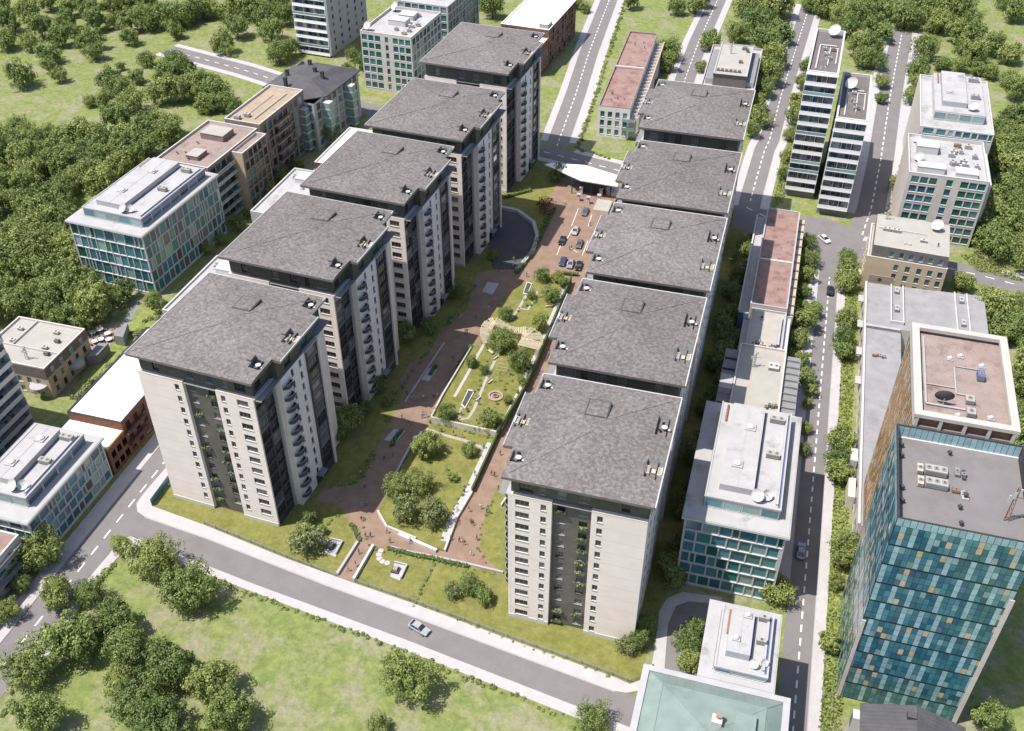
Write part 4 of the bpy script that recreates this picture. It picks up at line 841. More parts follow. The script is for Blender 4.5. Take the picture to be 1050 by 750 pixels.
for (x, y) in ((36.2, 243), (36.2, 234.5), (52.4, 243), (52.4, 232.5)): ac_unit(B, x, y, 6.8, 1.1, 2.2, .9, 'light_grey')
for k in range(6): ac_unit(B, 30.6+.55*k, 213+rng.uniform(-.3, .3), 6.8, .5, .7, .5, rng.choice(['rust', 'cloth_red', 'white']))
for (x, y) in ((30.2, 166), (30.2, 160), (32, 178)): ac_unit(B, x, y, 6.8, 1.6, .9, .6, 'charcoal')
for k in range(15):
    y = 158+5.9*k; put(win_mesh(2.6, 2.6, 'grey'), 'window', B.root, (28.15, y, 2.4), -math.pi/2)
    if k % 2 == 0 and k > 6: q = MB(); q.box(-1.4, .0, -1.5, 1.5, 4.6, 4.8, 'blue_shade', 'light_grey'); q.obj('awning', B.root, (28.38, y, 0))
for (a, c, e, mm) in ((176, 180, 5, 'white'), (166, 172, 3.6, 'stone')): q = MB(); q.box(26.7, 28.2, a, c, 0, e, mm); q.obj('porch', B.root)
B.done()
bb = empty('billboard', 'tan billboard with a dark shape, on the hall roof under the tan building', 'billboard', (32.4, 248.6, 5.2)); q = MB(); q.box(-3.2, 3.2, -.12, .12, .0, 2.3, 'tan_roof'); q.box(-3.25, 3.25, -.16, -.125, 2.3, 2.42, 'white'); q.obj('panel', bb); q = MB(); q.cyl(0, 0, 0, .02, .6, 'charcoal', 9); o = q.obj('dark_shape', bb, (-.4, -.13, 1.2)); o.rotation_euler.x = math.pi/2
def panels(q, face, plane, u0, u1, zs, nu, pick, gap=.06, proud=.06):
    s = (u1-u0)/nu
    for j in range(len(zs)-1):
        for i in range(nu):
            a, c = u0+s*i+gap/2, u0+s*(i+1)-gap/2; z0, z1 = zs[j]+gap/2, zs[j+1]-gap/2; m = pick(i, j)
            if m is None: continue
            if face == 'S': p = [(a, plane-proud, z0), (c, plane-proud, z0), (c, plane-proud, z1), (a, plane-proud, z1)]
            elif face == 'N': p = [(c, plane+proud, z0), (a, plane+proud, z0), (a, plane+proud, z1), (c, plane+proud, z1)]
            elif face == 'E': p = [(plane+proud, a, z0), (plane+proud, c, z0), (plane+proud, c, z1), (plane+proud, a, z1)]
            else: p = [(plane-proud, c, z0), (plane-proud, a, z0), (plane-proud, a, z1), (plane-proud, c, z1)]
            q.poly(p, m)
# ------------------------------------------------------------------ teal panelled tower
rng.seed(21)
tx0, tx1, ty0, ty1, th = 26.8, 46.8, 118.3, 140.4, 46.6; tw = (tx1-tx0)/2; td = (ty1-ty0)/2
B = Bld('office_tower', 'teal tower clad in blue-green panels with scattered tan squares, nearest on the right', 'office tower', (tx0+tx1)/2, (ty0+ty1)/2)
B.w.box(-tw, tw, -td, td, 0, th-2.6, 'dark_trim', bottom=False); B.done('core')
zs = []; bands = 10; bh = (th-1.6)/bands
for k in range(bands): zs += [bh*k+.3, bh*k+.3+(bh-.3)/3, bh*k+.3+2*(bh-.3)/3, bh*(k+1)]
zs.append(bh*bands+.02)
for face, plane, u0, u1 in (('S', -td, -tw, tw), ('W', -tw, -td, td), ('E', tw, -td, td), ('N', td, -tw, tw)):
    nu = 23 if face in 'SN' else 26
    lite = {}
    for k in range(bands):
        c = rng.randrange(0, 3); prev = [rng.random()]
        while c < nu: lite[(c, k)] = 1; c += rng.choice([2, 3, 3, 4, 5, 5])
    def pick(i, j):
        k = j//4; r = (math.sin(i*1.7+k*2.3)+math.sin(i*.6-j*.9))*.2+.45+rng.uniform(-.22, .22)
        if j % 4 == 3: return None
        if rng.random() < .030: return 'tan_panel'
        if rng.random() < .022: return 'tan_wall'
        if (i, k) in lite: return 'glass_sky'
        if rng.random() < .06: return 'glass_pale'
        return 'glass_mid' if r < .4 else 'glass_deep' if r < .7 else 'glass_teal' if r < .93 else 'glass_blue'
    q = MB(); panels(q, face, plane, u0, u1, zs, nu, pick, .05, .07)
    panels(q, face, plane, u0, u1, [th-1.6, th], 20, lambda i, j: 'glass_sky', .07, .07)
    q.obj('curtain_wall', B.root)
q = MB()
for a, b_, c, d in ((-tw, tw, -td, -td+.3), (-tw, tw, td-.3, td), (-tw, -tw+.3, -td+.3, td-.3), (tw-.3, tw, -td+.3, td-.3)): q.box(a, b_, c, d, th-2.6, th-.02, 'dark_trim')
panels(q, 'S', td-.3, -tw+.3, tw-.3, [th-2.5, th-.1], 20, lambda i, j: 'glass_sky', .07, .05)
q.obj('roof_parapet', B.root)
q = MB(); q.poly([(-tw+.3, -td+.3, th-2.58), (tw-.3, -td+.3, th-2.58), (tw-.3, td-.3, th-2.58), (-tw+.3, td-.3, th-2.58)], 'tower_roof'); q.box(-tw+.3, tw-.3, td-.65, td-.36, th-2.57, th-2.3, 'white'); q.obj('roof', B.root)
zr = th-2.57
for y in (1.2, -1.8): ac_unit(B, -3.6, y+2, zr, 3.4, 1.6, 1.2, 'cream_roof'); ac_unit(B, -6.0, y+2, zr, .9, 1.8, .9, 'timber')
for (x, y) in ((-8.8, 8.2), (-8.8, 5.6), (-8.8, -2), (-8.8, -5), (-1.2, 8.4), (-.2, -4), (-.2, -7.5)):
    q = MB(); q.bar((0, 0, 0), (0, 0, .6), .06, 'dark_trim'); q.box(-.25, .25, -.3, .3, .5, .9, 'charcoal'); q.obj('floodlight', B.root, (x, y, zr), .7)
ac_unit(B, -.6, -.3, zr, 1.2, .7, .7, 'rust'); vent(B, .6, -.4, zr, .35, .8); vent(B, .8, -1.2, zr, .4, .9, 'charcoal'); ac_unit(B, -.2, 4.2, zr, .8, 1.8, .6, 'metal'); ac_unit(B, .8, 3.8, zr, .5, 2.0, .6, 'charcoal')
mast(B, 6.6, -4.2, zr, 7)
q = MB(); q.box(-tw-.12, -tw+.5, -td-.25, -td-.08, 0, 22, 'stone'); q.box(tw-.5, tw+.25, -td-.25, -td-.08, 0, 34, 'stone'); q.obj('corner_post', B.root)
# ------------------------------------------------------------------ copper striped tower
cx0, cx1, cy0, cy1, chh = 29.3, 45.4, 141.0, 167.2, 49.0; cw = (cx1-cx0)/2; cdp = (cy1-cy0)/2
B = Bld('office_tower', 'orange striped tower with pink flat roof, standing behind the teal tower', 'office tower', (cx0+cx1)/2, (cy0+cy1)/2)
B.w.box(-cw, cw, -cdp, cdp, 0, chh-2.6, 'brown_wall', bottom=False); B.done('core')
zs = [2.1*k for k in range(23)]
for face, plane, u0, u1, nu in (('W', -cw, -cdp, cdp, 40), ('S', -cw and -cdp, -cw, cw, 24), ('E', cw, -cdp, cdp, 40), ('N', cdp, -cw, cw, 24)):
    def pick(i, j):
        r = rng.random()
        if (i+2*j) % 5 in (0, 2) and r < .8: return 'glass_grey' if r < .45 else 'glass_blue'
        return 'copper_orange' if r < .74 else 'tan_panel' if r < .9 else 'tan_wall'
    q = MB(); panels(q, face, plane, u0, u1, zs, nu, pick, .08, .06); q.obj('cladding', B.root)
q = MB(); t = 1.1
for a, b_, c, d in ((-cw-.2, cw+.2, -cdp-.2, -cdp+t), (-cw-.2, cw+.2, cdp-t, cdp+.2), (-cw-.2, -cw+t, -cdp+t, cdp-t), (cw-t, cw+.2, -cdp+t, cdp-t)): q.box(a, b_, c, d, chh-.7, chh, 'parapet_stone')
for k in range(5): u = -cw+.2+(2*cw-.9)*k/4; q.box(u, u+.5, -cdp-.15, -cdp+.5, chh-3.4, chh-.7, 'parapet_stone')
q.box(-cw+.7, cw-.7, -cdp-.1, -cdp+.5, chh-3.4, chh-2.9, 'parapet_stone'); q.poly([(-cw+.5, -cdp+.8, chh-3), (cw-.5, -cdp+.8, chh-3), (cw-.5, -cdp+.8, chh-.7), (-cw+.5, -cdp+.8, chh-.7)], 'rust')
q.box(-cw, -cw+.3, -cdp+.5, cdp, chh-2.6, chh-.7, 'parapet_stone'); q.box(cw-.3, cw, -cdp+.5, cdp, chh-2.6, chh-.7, 'parapet_stone'); q.box(-cw+.3, cw-.3, cdp-.3, cdp, chh-2.6, chh-.7, 'parapet_stone')
q.obj('parapet', B.root)
q = MB(); q.poly([(-cw+.5, -cdp+1, chh-1.4), (cw-.5, -cdp+1, chh-1.4), (cw-.5, cdp-.5, chh-1.4), (-cw+.5, cdp-.5, chh-1.4)], 'pink_roof'); q.obj('roof', B.root)
zr = chh-1.39
pipe(B, [(-cw+2, cdp-2.2), (-cw+2, -cdp+4.6), (.2, -cdp+4.6)], zr+.25, .2, 'light_grey'); pipe(B, [(-1, 3), (-1, -4.5), (.6, -4.5)], zr+.25, .12, 'light_grey'); pipe(B, [(-.8, 3.4), (3.6, 3.4)], zr+.25, .1, 'light_grey'); pipe(B, [(-cw+2, -3), (-1, -3)], zr+.25, .1, 'light_grey')
dish(B, -3.4, -8.2, zr, 1.6, 90, 20, 'charcoal'); ac_unit(B, 1.0, -6, zr, 1.4, 1.6, 1, 'cream_roof'); ac_unit(B, 1.0, -9.4, zr, 1.4, 1.6, 1, 'cream_roof'); ac_unit(B, 3.2, 1.2, zr, 1.2, 2, 1.2, 'blue_shade')
for (x, y) in ((-1.6, 5.4), (.2, 6.6), (3.7, 4.6), (-1, -10.4), (4.2, -9.6)): vent(B, x, y, zr, .42, .5, 'white')
# ------------------------------------------------------------------ dark gabled house, bottom right
B = Bld('house', 'house with dark standing-seam gable roof at the bottom edge before the teal tower', 'house', 37.6, 97)
w2, d2 = 8.4, 14.2; ze, zp = 9.2, 12.0
B.grid('W', -w2+.6, -d2+.5, d2-.5, 0, ze, spread(-12, 12, 6, 1.6), [(1, 1.8), (5, 1.8)], 'white', ['teal', 'mid']); B.facade('E', w2-.6, -d2+.5, d2-.5, 0, ze, [], 'white'); B.facade('S', -d2+.5, -w2+.6, w2-.6, 0, ze, [], 'white'); B.facade('N', d2-.5, -w2+.6, w2-.6, 0, ze, [], 'white')
for s in (1, -1): B.w.poly([(-w2+.6, s*(d2-.5), ze), (w2-.6, s*(d2-.5), ze), (0, s*(d2-.5), zp-.25)], 'white')
B.done()
q = MB()
for s in (-1, 1):
    q.poly([(s*w2, -d2, ze-.1), (s*w2, d2, ze-.1), (0, d2, zp), (0, -d2, zp)], 'slate'); q.poly([(s*w2, -d2, ze-.3), (s*w2, d2, ze-.3), (0, d2, zp-.2), (0, -d2, zp-.2)], 'slate')
    q.poly([(s*w2, -d2, ze-.3), (s*w2, d2, ze-.3), (s*w2, d2, ze-.1), (s*w2, -d2, ze-.1)], 'slate')
    for e in (-d2, d2): q.poly([(s*w2, e, ze-.3), (s*w2, e, ze-.1), (0, e, zp), (0, e, zp-.2)], 'slate')
    n = 38
    for k in range(n+1): y = -d2+2*d2*k/n; q.bar((s*w2, y, ze-.08), (0, y, zp+.02), .035, 'slate', 4)
o = q.obj('roof', B.root); q = MB(); q.box(-.9, .5, -.6, .6, zp-.6, zp+.35, 'charcoal', 'slate'); q.obj('roof_window', o, (-.6, d2-2.2, 0))
q = MB(); q.box(-w2-.9, -w2+.6, d2-2.4, d2-.6, 0, 8, 'white'); q.box(-w2-.95, -w2-.903, d2-2.2, d2-.8, 4.8, 7.6, 'glass_teal'); q.box(-w2-.8, -w2+.4, d2-.597, d2-.55, 4.8, 7.6, 'glass_pale'); q.obj('stair_bay', B.root)
# ------------------------------------------------------------------ green copper roof, bottom edge
B = Bld('house', 'stone house with pale green copper roof at the bottom edge', 'house', 5.0, 84.0)
w2, d2, h = 11.6, 18.6, 17.2
for f, pl, a, c in (('S', -d2, -w2, w2), ('E', w2, -d2, d2), ('W', -w2, -d2, d2), ('N', d2, -w2, w2)): B.grid(f, pl, a, c, 0, h, spread(a+1, c-1, 7, 1.4), floors(1, 4, 3.8, 2.2), 'stone', ['grey', 'dark', 'resig'])
q = MB()
for a, b_, c, d in ((-w2-.3, w2+.3, -d2-.3, -d2+.7), (-w2-.3, w2+.3, d2-.7, d2+.3), (-w2-.3, -w2+.8, -d2+.7, d2-.7), (w2-.8, w2+.3, -d2+.7, d2-.7)): q.box(a, b_, c, d, h-.4, h+.3, 'light_grey')
q.obj('cornice', B.root); B.done()
q = MB(); a = [(-w2+.8, -d2+.7, h), (w2-.8, -d2+.7, h), (w2-.8, d2-.7, h), (-w2+.8, d2-.7, h)]; i_ = 3.4; c = [(-w2+i_, -d2+i_, h+1.5), (w2-i_, -d2+i_, h+1.5), (w2-i_, d2-i_, h+1.5), (-w2+i_, d2-i_, h+1.5)]
for k in range(4): q.poly([a[k], a[(k+1) % 4], c[(k+1) % 4], c[k]], 'copper_green'); q.bar(a[k], c[k], .12, 'copper_green', 5); q.bar(c[k], c[(k+1) % 4], .09, 'copper_green', 5)
r0 = (0, -d2+11, h+2.6); r1 = (0, d2-11, h+2.6)
q.poly([c[0], c[1], r0], 'copper_green'); q.poly([c[1], c[2], r1, r0], 'copper_green'); q.poly([c[2], c[3], r1], 'copper_green'); q.poly([c[3], c[0], r0, r1], 'copper_green')
for p in ((c[0], r0), (c[1], r0), (c[2], r1), (c[3], r1), (r0, r1)): q.bar(p[0], p[1], .1, 'copper_green', 5)
for k in range(12):
    x = -w2+i_+(2*w2-2*i_)*(k+.5)/12; q.bar((x, d2-.8, h+.05), (x, d2-i_, h+1.52), .04, 'copper_green', 4)
o = q.obj('roof', B.root); q = MB(); q.box(3.5, 6.8, 2, d2-6, h, h+2.6, 'copper_green'); q.box(6.8, 6.86, 2.2, d2-6.2, h+.6, h+2.5, 'blue_shade'); q.obj('dormer', o)
q = MB(); q.box(-1.1, .5, -.8, .8, h, h+3.4, 'stone'); q.cyl(.0, .4, h+3.4, h+3.9, .55, 'pink_roof', 10); q.obj('chimney', o, (1.2, d2-8.6, 0))
# ------------------------------------------------------------------ left-hand blocks
rng.seed(41)
B = block('brick_building', 'orange brick block with bright white roof beside the frontmost left tower', 'apartment block', -143.2, -129.4, 138.0, 171, 10, 'brick', {'E': (spread(-16, 16, 11, 1.5), floors(.9, 3, 3.0, 2.0), ['dark', 'grey', 'dark']), 'S': (spread(-6, 6, 4, 1.4), [(.9, 2), (3.9, 2)], ['dark'])}, 'bright_white', 'dark_trim', 0, drop=.25, group='brick blocks with white roofs')
q = MB(); q.box(-6.9, 6.9, -23, -16.52, 0, 7.6, 'brick', 'bright_white'); q.box(-6.95, 6.95, -23.06, -22.8, 7.5, 7.9, 'copper_orange'); q.box(6.7, 6.95, -22.8, -16.6, 7.5, 7.9, 'copper_orange')
o = q.obj('low_wing', B.root)
for k in range(3):
    for z in (1, 4.2): put(win_mesh(1.4, 1.8, 'dark'), 'window', o, (7.12, -21.4+2.1*k, z), math.pi/2)
q = MB()
for z in (3.2, 6.4): q.box(6.9, 8.0, -16.4, -9.2, z, z+.2, 'brick'); q.box(7.9, 8.0, -16.4, -9.2, z+.2, z+1.0, 'dark_trim')
q.obj('balcony', B.root); B.done()
for nm, lab, a, hh, wm, rf in (('apartment_block', 'grey block with white plant room, glimpsed between first and second left towers', (-141.2, -127.5, 176, 202.3), 12, 'light_grey', 'white_roof'), ('apartment_block', 'long white flat roof glimpsed between second and third left towers', (-142.6, -128.5, 226, 253.4), 12, 'light_grey', 'white_roof'), ('brick_building', 'bright white roof strip glimpsed beside the third left tower', (-137.5, -124, 258.5, 284), 12, 'brick', 'bright_white')):
    B = block(nm, lab, 'apartment block', *a, hh, wm, {'W': (spread(-11, 11, 7, 1.6), floors(1, 3, 3.4, 2), ['dark', 'grey'])}, rf, 'white', -2, drop=.5)
    if wm != 'brick': plant_box(B, -3, 3, 6, 10.5, 11.5, 1.6, 'white', 'white'); vent(B, 1, 3, 11.5, .4, .6); ac_unit(B, -4.5, 9, 11.5, 1, 1.4, .8)
    B.done()
B = block('apartment_block', 'small tan block with beige roof and dark attic, right of the left edge tower', 'apartment block', -177.5, -158.4, 150.5, 167, 9.2, {'*': 'tan_wall', 'E': 'tan_wall'}, {'E': (spread(-7.5, 7.5, 5, 1.2), floors(.6, 2, 2.9, 1.8), ['teal', 'dark']), 'S': (spread(-8, 8, 6, 1.3), floors(.6, 2, 2.9, 1.8), ['teal', 'mid', 'dark'])}, 'cream_roof', 'stone', 0, drop=.5)
q = MB(); q.box(9.56, 9.7, -8.25, 8.25, 6.3, 9.0, 'attic_wall'); q.box(-9.55, 9.7, -8.42, -8.26, 6.3, 9.0, 'attic_wall'); o = q.obj('attic_storey', B.root)
for y in (-6, -2.5, 1.5, 5.5): put(win_mesh(1.1, 1.4, 'pale'), 'window', o, (9.94, y, 6.9), math.pi/2)
q = MB(); q.cyl(9.6, 1.5, 2.9, 3.8, 2.2, 'light_grey', 16); q.cyl(6.5, -8.4, 2.9, 3.8, 2.2, 'light_grey', 16); q.obj('balcony', B.root)
q = MB(); q.box(-9, 9, -2.2, -2, 8.7, 9.2, 'stone'); q.box(-4, -3.8, -2, 7.8, 8.7, 9.2, 'stone'); q.obj('roof_divider', B.root); mast(B, 3, -5.5, 8.7, 3.4, 'metal')
for (x, y) in ((-6, 4), (-4.8, -.6), (3.6, 5), (4.6, -1), (6, 2), (6.6, -3)): ac_unit(B, x, y, 8.7, 1.3, .9, .8, rng.choice(['charcoal', 'stone']))
B.done()
B = block('apartment_block', 'low block with red roof and white parapet at the left edge by the road tree', 'apartment block', -152, -131.4, 84, 104.6, 8.8, 'stone', {'E': (spread(-9, 9, 5, 2), floors(.8, 2, 3.6, 2.2), ['dark', 'grey', 'teal'])}, 'red_roof', 'white', 0, drop=.6)
q = MB()
for z in (3.4, 7): q.box(10.31, 11.6, -9, 9, z, z+.2, 'light_grey'); q.box(11.5, 11.6, -9, 9, z+.2, z+1, 'mid_grey')
q.obj('balcony', B.root); B.done()
# ================================================================== COURTYARD
cn = empty('entrance_canopy', 'large white folded canopy over the estate gate, by the street behind', 'canopy', (-60, 287, 0))
q = MB(); P_ = [(-72.4, 290.6), (-70.2, 292.2), (-59, 291.4), (-48.2, 289.2), (-46.6, 282.0), (-58.2, 281.2), (-66, 286.8)]
q.poly([(P_[i][0]+60, P_[i][1]-287, z) for i, z in ((0, 4.6), (1, 4.6), (2, 5.8), (5, 5.8), (6, 4.9))], 'bright_white'); q.poly([(P_[i][0]+60, P_[i][1]-287, z) for i, z in ((2, 5.8), (3, 5.0), (4, 5.0), (5, 5.8))], 'bright_white')
for i in range(7):
    a, c = P_[i], P_[(i+1) % 7]; zz = [4.6, 4.6, 5.8, 5.0, 5.0, 5.8, 4.9]; q.poly([(a[0]+60, a[1]-287, zz[i]-.35), (c[0]+60, c[1]-287, zz[(i+1) % 7]-.35), (c[0]+60, c[1]-287, zz[(i+1) % 7]), (a[0]+60, a[1]-287, zz[i])], 'white')
q.obj('roof', cn)
for (x, y) in ((-9, 3.4), (-1.2, -4.6), (-1, 3.2), (11, -3.6), (10.4, 1), (5, -4.4)):
    q = MB(); q.cyl(0, 0, 0, 4.9 if abs(x) > 4 else 5.4, .18, 'charcoal', 10); q.obj('column', cn, (x, y, 0))
q = MB(); q.box(-.5, 8.5, -2.5, 2.5, .03, 3.6, 'charcoal', 'mid_grey'); q.obj('gate_lodge', cn)
for k, p in enumerate(((596, 199), (593, 206), (603, 209), (614, 207), (616, 201), (624, 199))):
    x, y = un(*p); q = MB(); q.box(-.45, .45, -.45, .45, 0, 2.2, 'stone'); q.box(-.6, .6, -.6, .6, 2.2, 2.5, 'light_grey'); o = q.obj('gate_pillar'); o.location = (x, y, 0)
    tag(o, 'pale stone pillar by the estate gate, '+['furthest left of six', 'second of six from the left', 'third of six from the left', 'fourth of six from the left', 'fifth of six from the left', 'furthest right of six'][k], 'pillar', 'gate pillars under the canopy')
q = MB(); q.cyl(0, 0, 0, .9, 2.6, 'stone', 18); q.cyl(0, 0, .9, 1.5, 1.6, 'light_grey', 18, .6); o = q.obj('stone_basin'); o.location = (*un(629, 198), 0); tag(o, 'round stone basin beside the white canopy', 'basin')
q = MB(); q.box(-2.4, 2.4, -3.4, 3.4, 0, 1.2, 'stone', 'cream_roof'); o = q.obj('terrace_block'); o.location = (*un(618, 214), 0); tag(o, 'low cream terrace block between canopy and the fourth right tower', 'terrace')
# raised gardens
lowg = [(-69, 136.9), (-65.6, 133.3), (-51.8, 130.6), (-52.3, 139.9), (-51.5, 148), (-51.3, 166.4), (-67.4, 167.0), (-69.2, 149.7)]
upg = [(-67.4, 167.2), (-51.3, 166.6), (-49.6, 183), (-49.4, 196), (-49.6, 217), (-49.8, 233), (-57.6, 233.4), (-61.2, 228), (-64.8, 221), (-66, 210.4), (-65.4, 200.7), (-66.6, 195), (-67.5, 175)]
ZL, ZU = .5, 1.6
slab('lawn', lowg, ZL, 'lawn'); slab('lawn', upg, ZU, 'lawn')
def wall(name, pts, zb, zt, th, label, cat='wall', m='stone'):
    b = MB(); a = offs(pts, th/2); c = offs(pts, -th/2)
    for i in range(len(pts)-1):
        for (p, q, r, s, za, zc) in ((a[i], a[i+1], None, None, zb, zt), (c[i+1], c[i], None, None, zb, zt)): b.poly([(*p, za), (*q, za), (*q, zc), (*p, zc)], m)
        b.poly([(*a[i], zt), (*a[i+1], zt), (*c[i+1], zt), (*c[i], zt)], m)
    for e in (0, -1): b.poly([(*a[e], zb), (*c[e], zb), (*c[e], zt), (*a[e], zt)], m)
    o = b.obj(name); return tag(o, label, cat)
wall('garden_wall', [lowg[0], lowg[1], (-58.5, 131.9)], 0, 1.0, .4, 'low pale wall along the front of the lower garden lawn')
wall('garden_wall', [(-62.5, 132.2), (-53.4, 130.2)], 0, .75, .7, 'thick white bench wall before the lower garden trees', m='white')
wall('garden_wall', [lowg[2], lowg[3], lowg[4]], 0, .8, .4, 'pale wall along the lower right side of the lower garden lawn')
wall('garden_wall', [(-51.5, 148.2), (-51.4, 157), (-51.3, 166.4)], 0, 1.7, .4, 'dark green wall along the upper right side of the lower garden lawn', m='hedge')  # dark green puts the shade of the east face into the wall colour
wall('garden_wall', [(-51.2, 166.6), (-49.5, 183), (-49.3, 196), (-49.5, 217), (-49.7, 233)], 0, 2.6, .45, 'tall dark-sided wall between upper garden and right towers', m='hedge')  # same dark green, shade of the east side held in the colour
wall('garden_wall', [(-67.6, 167.1), (-51.5, 166.5)], 0.4, 2.1, .35, 'wall stepping up between the lower and the upper garden')
wall('garden_wall', [(-67.6, 167.4), (-67.7, 175), (-66.8, 195)], 0, 2.2, .35, 'retaining wall on the left side of the upper garden')
wall('garden_wall', [(-69.4, 149), (-69.4, 157), (-68.6, 163)], 0, .9, .5, 'short low wall beside the lower garden in tower shade', m='light_grey')
wall('garden_wall', [(-76.2, 172), (-75.4, 186), (-74.6, 197)], 0, .5, .35, 'thin low kerb wall by the shaded left lane', m='light_grey')
wall('garden_wall', [(-44.3, 146), (-43.2, 153.5), (-41.6, 158)], 0, .7, .3, 'short pale wall in the lane beside the front right tower')
wall('ramp_wall', G([(512, 214), (531, 218), (547, 230), (551, 244), (547, 258), (537, 271), (530, 278)]), 0, 1.0, 1.1, 'curved pale wall around the dark car ramp', m='light_grey')
wall('entry_wall', G([(346, 590), (367, 557)]), 0, .7, .5, 'pale wall on the left of the front entrance path', m='light_grey'); wall('entry_wall', G([(363, 596), (383, 561)]), 0, .9, .5, 'pale wall on the right of the front entrance path', m='white')
wall('entry_wall', G([(401, 562), (420, 567), (444, 571.5), (470, 577), (516, 588)]), 0, .5, .4, 'low grey wall between the brick plaza and front lawns', m='light_grey')
q = G([(156, 519), (178, 489), (186, 478)]); wall('hoarding', q, 0, 2.0, .12, 'teal hoarding along the corner pavement by the front left tower', 'fence', 'glass_teal')
def fence(label, pts, h=1.0, sp=3.0, m='mid_grey'):
    root = empty('railing_fence', label, 'fence', (pts[0][0], pts[0][1], 0)); L = plen(pts); q = MB(); ox, oy = pts[0]
    for a, c in zip(pts, pts[1:]):
        for z in (.35, .7, h): q.bar((a[0]-ox, a[1]-oy, z), (c[0]-ox, c[1]-oy, z), .045, m, 4)
    q.obj('rail', root); q = MB(); q.box(-.07, .07, -.07, .07, 0, h+.1, m); me = q.mesh('post'); s = 0
    while s < L[-1]: p = at_len(pts, L, s); put(me, 'post', root, (p[0]-ox, p[1]-oy, 0)); s += sp
fence('grey railing along the far pavement of the front road, right stretch', G([(420, 616), (525, 655), (630, 693), (646, 700), (657, 696)]))
fence('grey railing along the front pavement under the left front lawn', G([(210, 537.5), (293, 571.5), (345, 591.5)]))
fence('grey railing beside the entrance path and right front lawn', G([(364, 597), (420, 616)]))
# pavilion squares, stepping stones, fire pit, planters, garden paths
for pts, nm, lab in (([(332, 566), (340, 552), (352, 555), (344, 572)], 'seating_terrace', 'paved seating square on the lawn beside the pale tree'), ([(400, 592), (405, 576), (418, 579), (410, 596)], 'seating_terrace', 'paved seating square on the lawn right of the entrance path')):
    p = G(pts); cxm = sum(a for a, _ in p)/4; cym = sum(a for _, a in p)/4
    root = empty(nm, lab, 'terrace', (cxm, cym, 0)); q = MB(); q.prism([(a-cxm, c-cym) for a, c in p], 0, .18, 'light_grey'); q.obj('paving', root)
    q = MB(); q.box(-1.2, .3, -1.0, .6, .18, .62, 'charcoal'); q.box(-.9, .0, -.7, .2, .62, 1.1, 'cloth_khaki'); q.obj('table', root)
    q = MB(); q.box(1.15, 1.45, -1.8, 1.7, .18, .7, 'light_grey'); q.box(-1.4, 1.1, 1.5, 1.75, .18, .7, 'light_grey'); q.obj('bench', root)
for i, (lab, pts) in enumerate((('curved', [(327, 541), (329, 545), (328, 550), (330, 554), (334, 556)]), ('straight', [(390.5, 565), (388.5, 569), (389, 573), (392, 576), (397, 577.5)]))):
    for j, p in enumerate(pts):
        x, y = un(*p); q = MB(); q.cyl(0, 0, 0, .08, .62, 'pavement', 9); o = q.obj('stepping_stone'); o.location = (x, y, 0)
        tag(o, 'round pale stepping stone %s of five, leading to the %s paved square' % (['first', 'second', 'third', 'fourth', 'last'][j], ['left', 'right'][i]), 'stepping stone', 'stepping stones on the front lawns')
fp = empty('fire_pit', 'round stone fire pit ring on the upper garden lawn', 'fire pit', (*un(508, 407, ZU), ZU)); q = MB()
for k in range(16):
    a = k*math.pi/8; q.prism([(r*math.cos(a+s), r*math.sin(a+s)) for r, s in ((1.35, -.19), (1.9, -.19), (1.9, .19), (1.35, .19))], 0, .42, 'tan_roof')
q.obj('seat_ring', fp); q = MB(); q.cyl(0, 0, 0, .06, 1.3, 'tan_roof', 18); q.cyl(0, 0, .06, .5, .75, 'pink_roof', 14); q.cyl(0, 0, .5, .52, .5, 'charcoal', 12); q.obj('hearth', fp)
def pathband(pts, w_, z, m='cream_roof'): band('path', G(pts, z), -w_/2, w_/2, z+.012, m)
pathband([(437, 440), (455, 446), (480, 453), (492, 458), (496, 463)], .8, ZL); band('path', [(-52.9, 133), (-53.2, 140), (-52.4, 148), (-52.2, 164)], -.75, .75, ZL+.016, 'pavement')
pathband([(471, 430), (480, 429), (486, 420), (492, 405), (498, 390), (505, 375), (514, 357)], .7, ZU); pathband([(471, 430), (473, 418)], .6, ZU); pathband([(500, 347), (490, 364), (478, 386), (466, 407)], .7, ZU, 'pavement'); pathband([(532, 316), (541, 318), (547, 309), (551, 299)], .6, ZU); pathband([(523, 328), (531, 318), (540, 302), (545, 293)], .7, ZU)
band('path', [(-50.6, 168), (-50.1, 183), (-49.95, 196), (-50.1, 217), (-50.3, 232)], -.1, .8, ZU+.016, 'pavement')
for lab, pts, z in (('dark long planter with pale rim on the upper garden', [(480, 400), (487, 401.5), (477, 420), (472.5, 416)], ZU), ('dark slim planter at the far end of the upper garden', [(540, 290), (546, 291.5), (541, 303), (536, 302)], ZU)):
    p = G(pts, z); cxm = sum(a for a, _ in p)/4; cym = sum(a for _, a in p)/4; root = empty('planter', lab, 'planter', (cxm, cym, z)); q = MB(); q.prism([(a-cxm, c-cym) for a, c in p], 0, .3, 'stone'); q.obj('rim', root)
    q = MB(); q.prism([((a-cxm)*.72, (c-cym)*.86) for a, c in p], .29, .32, 'charcoal'); q.obj('bed', root)
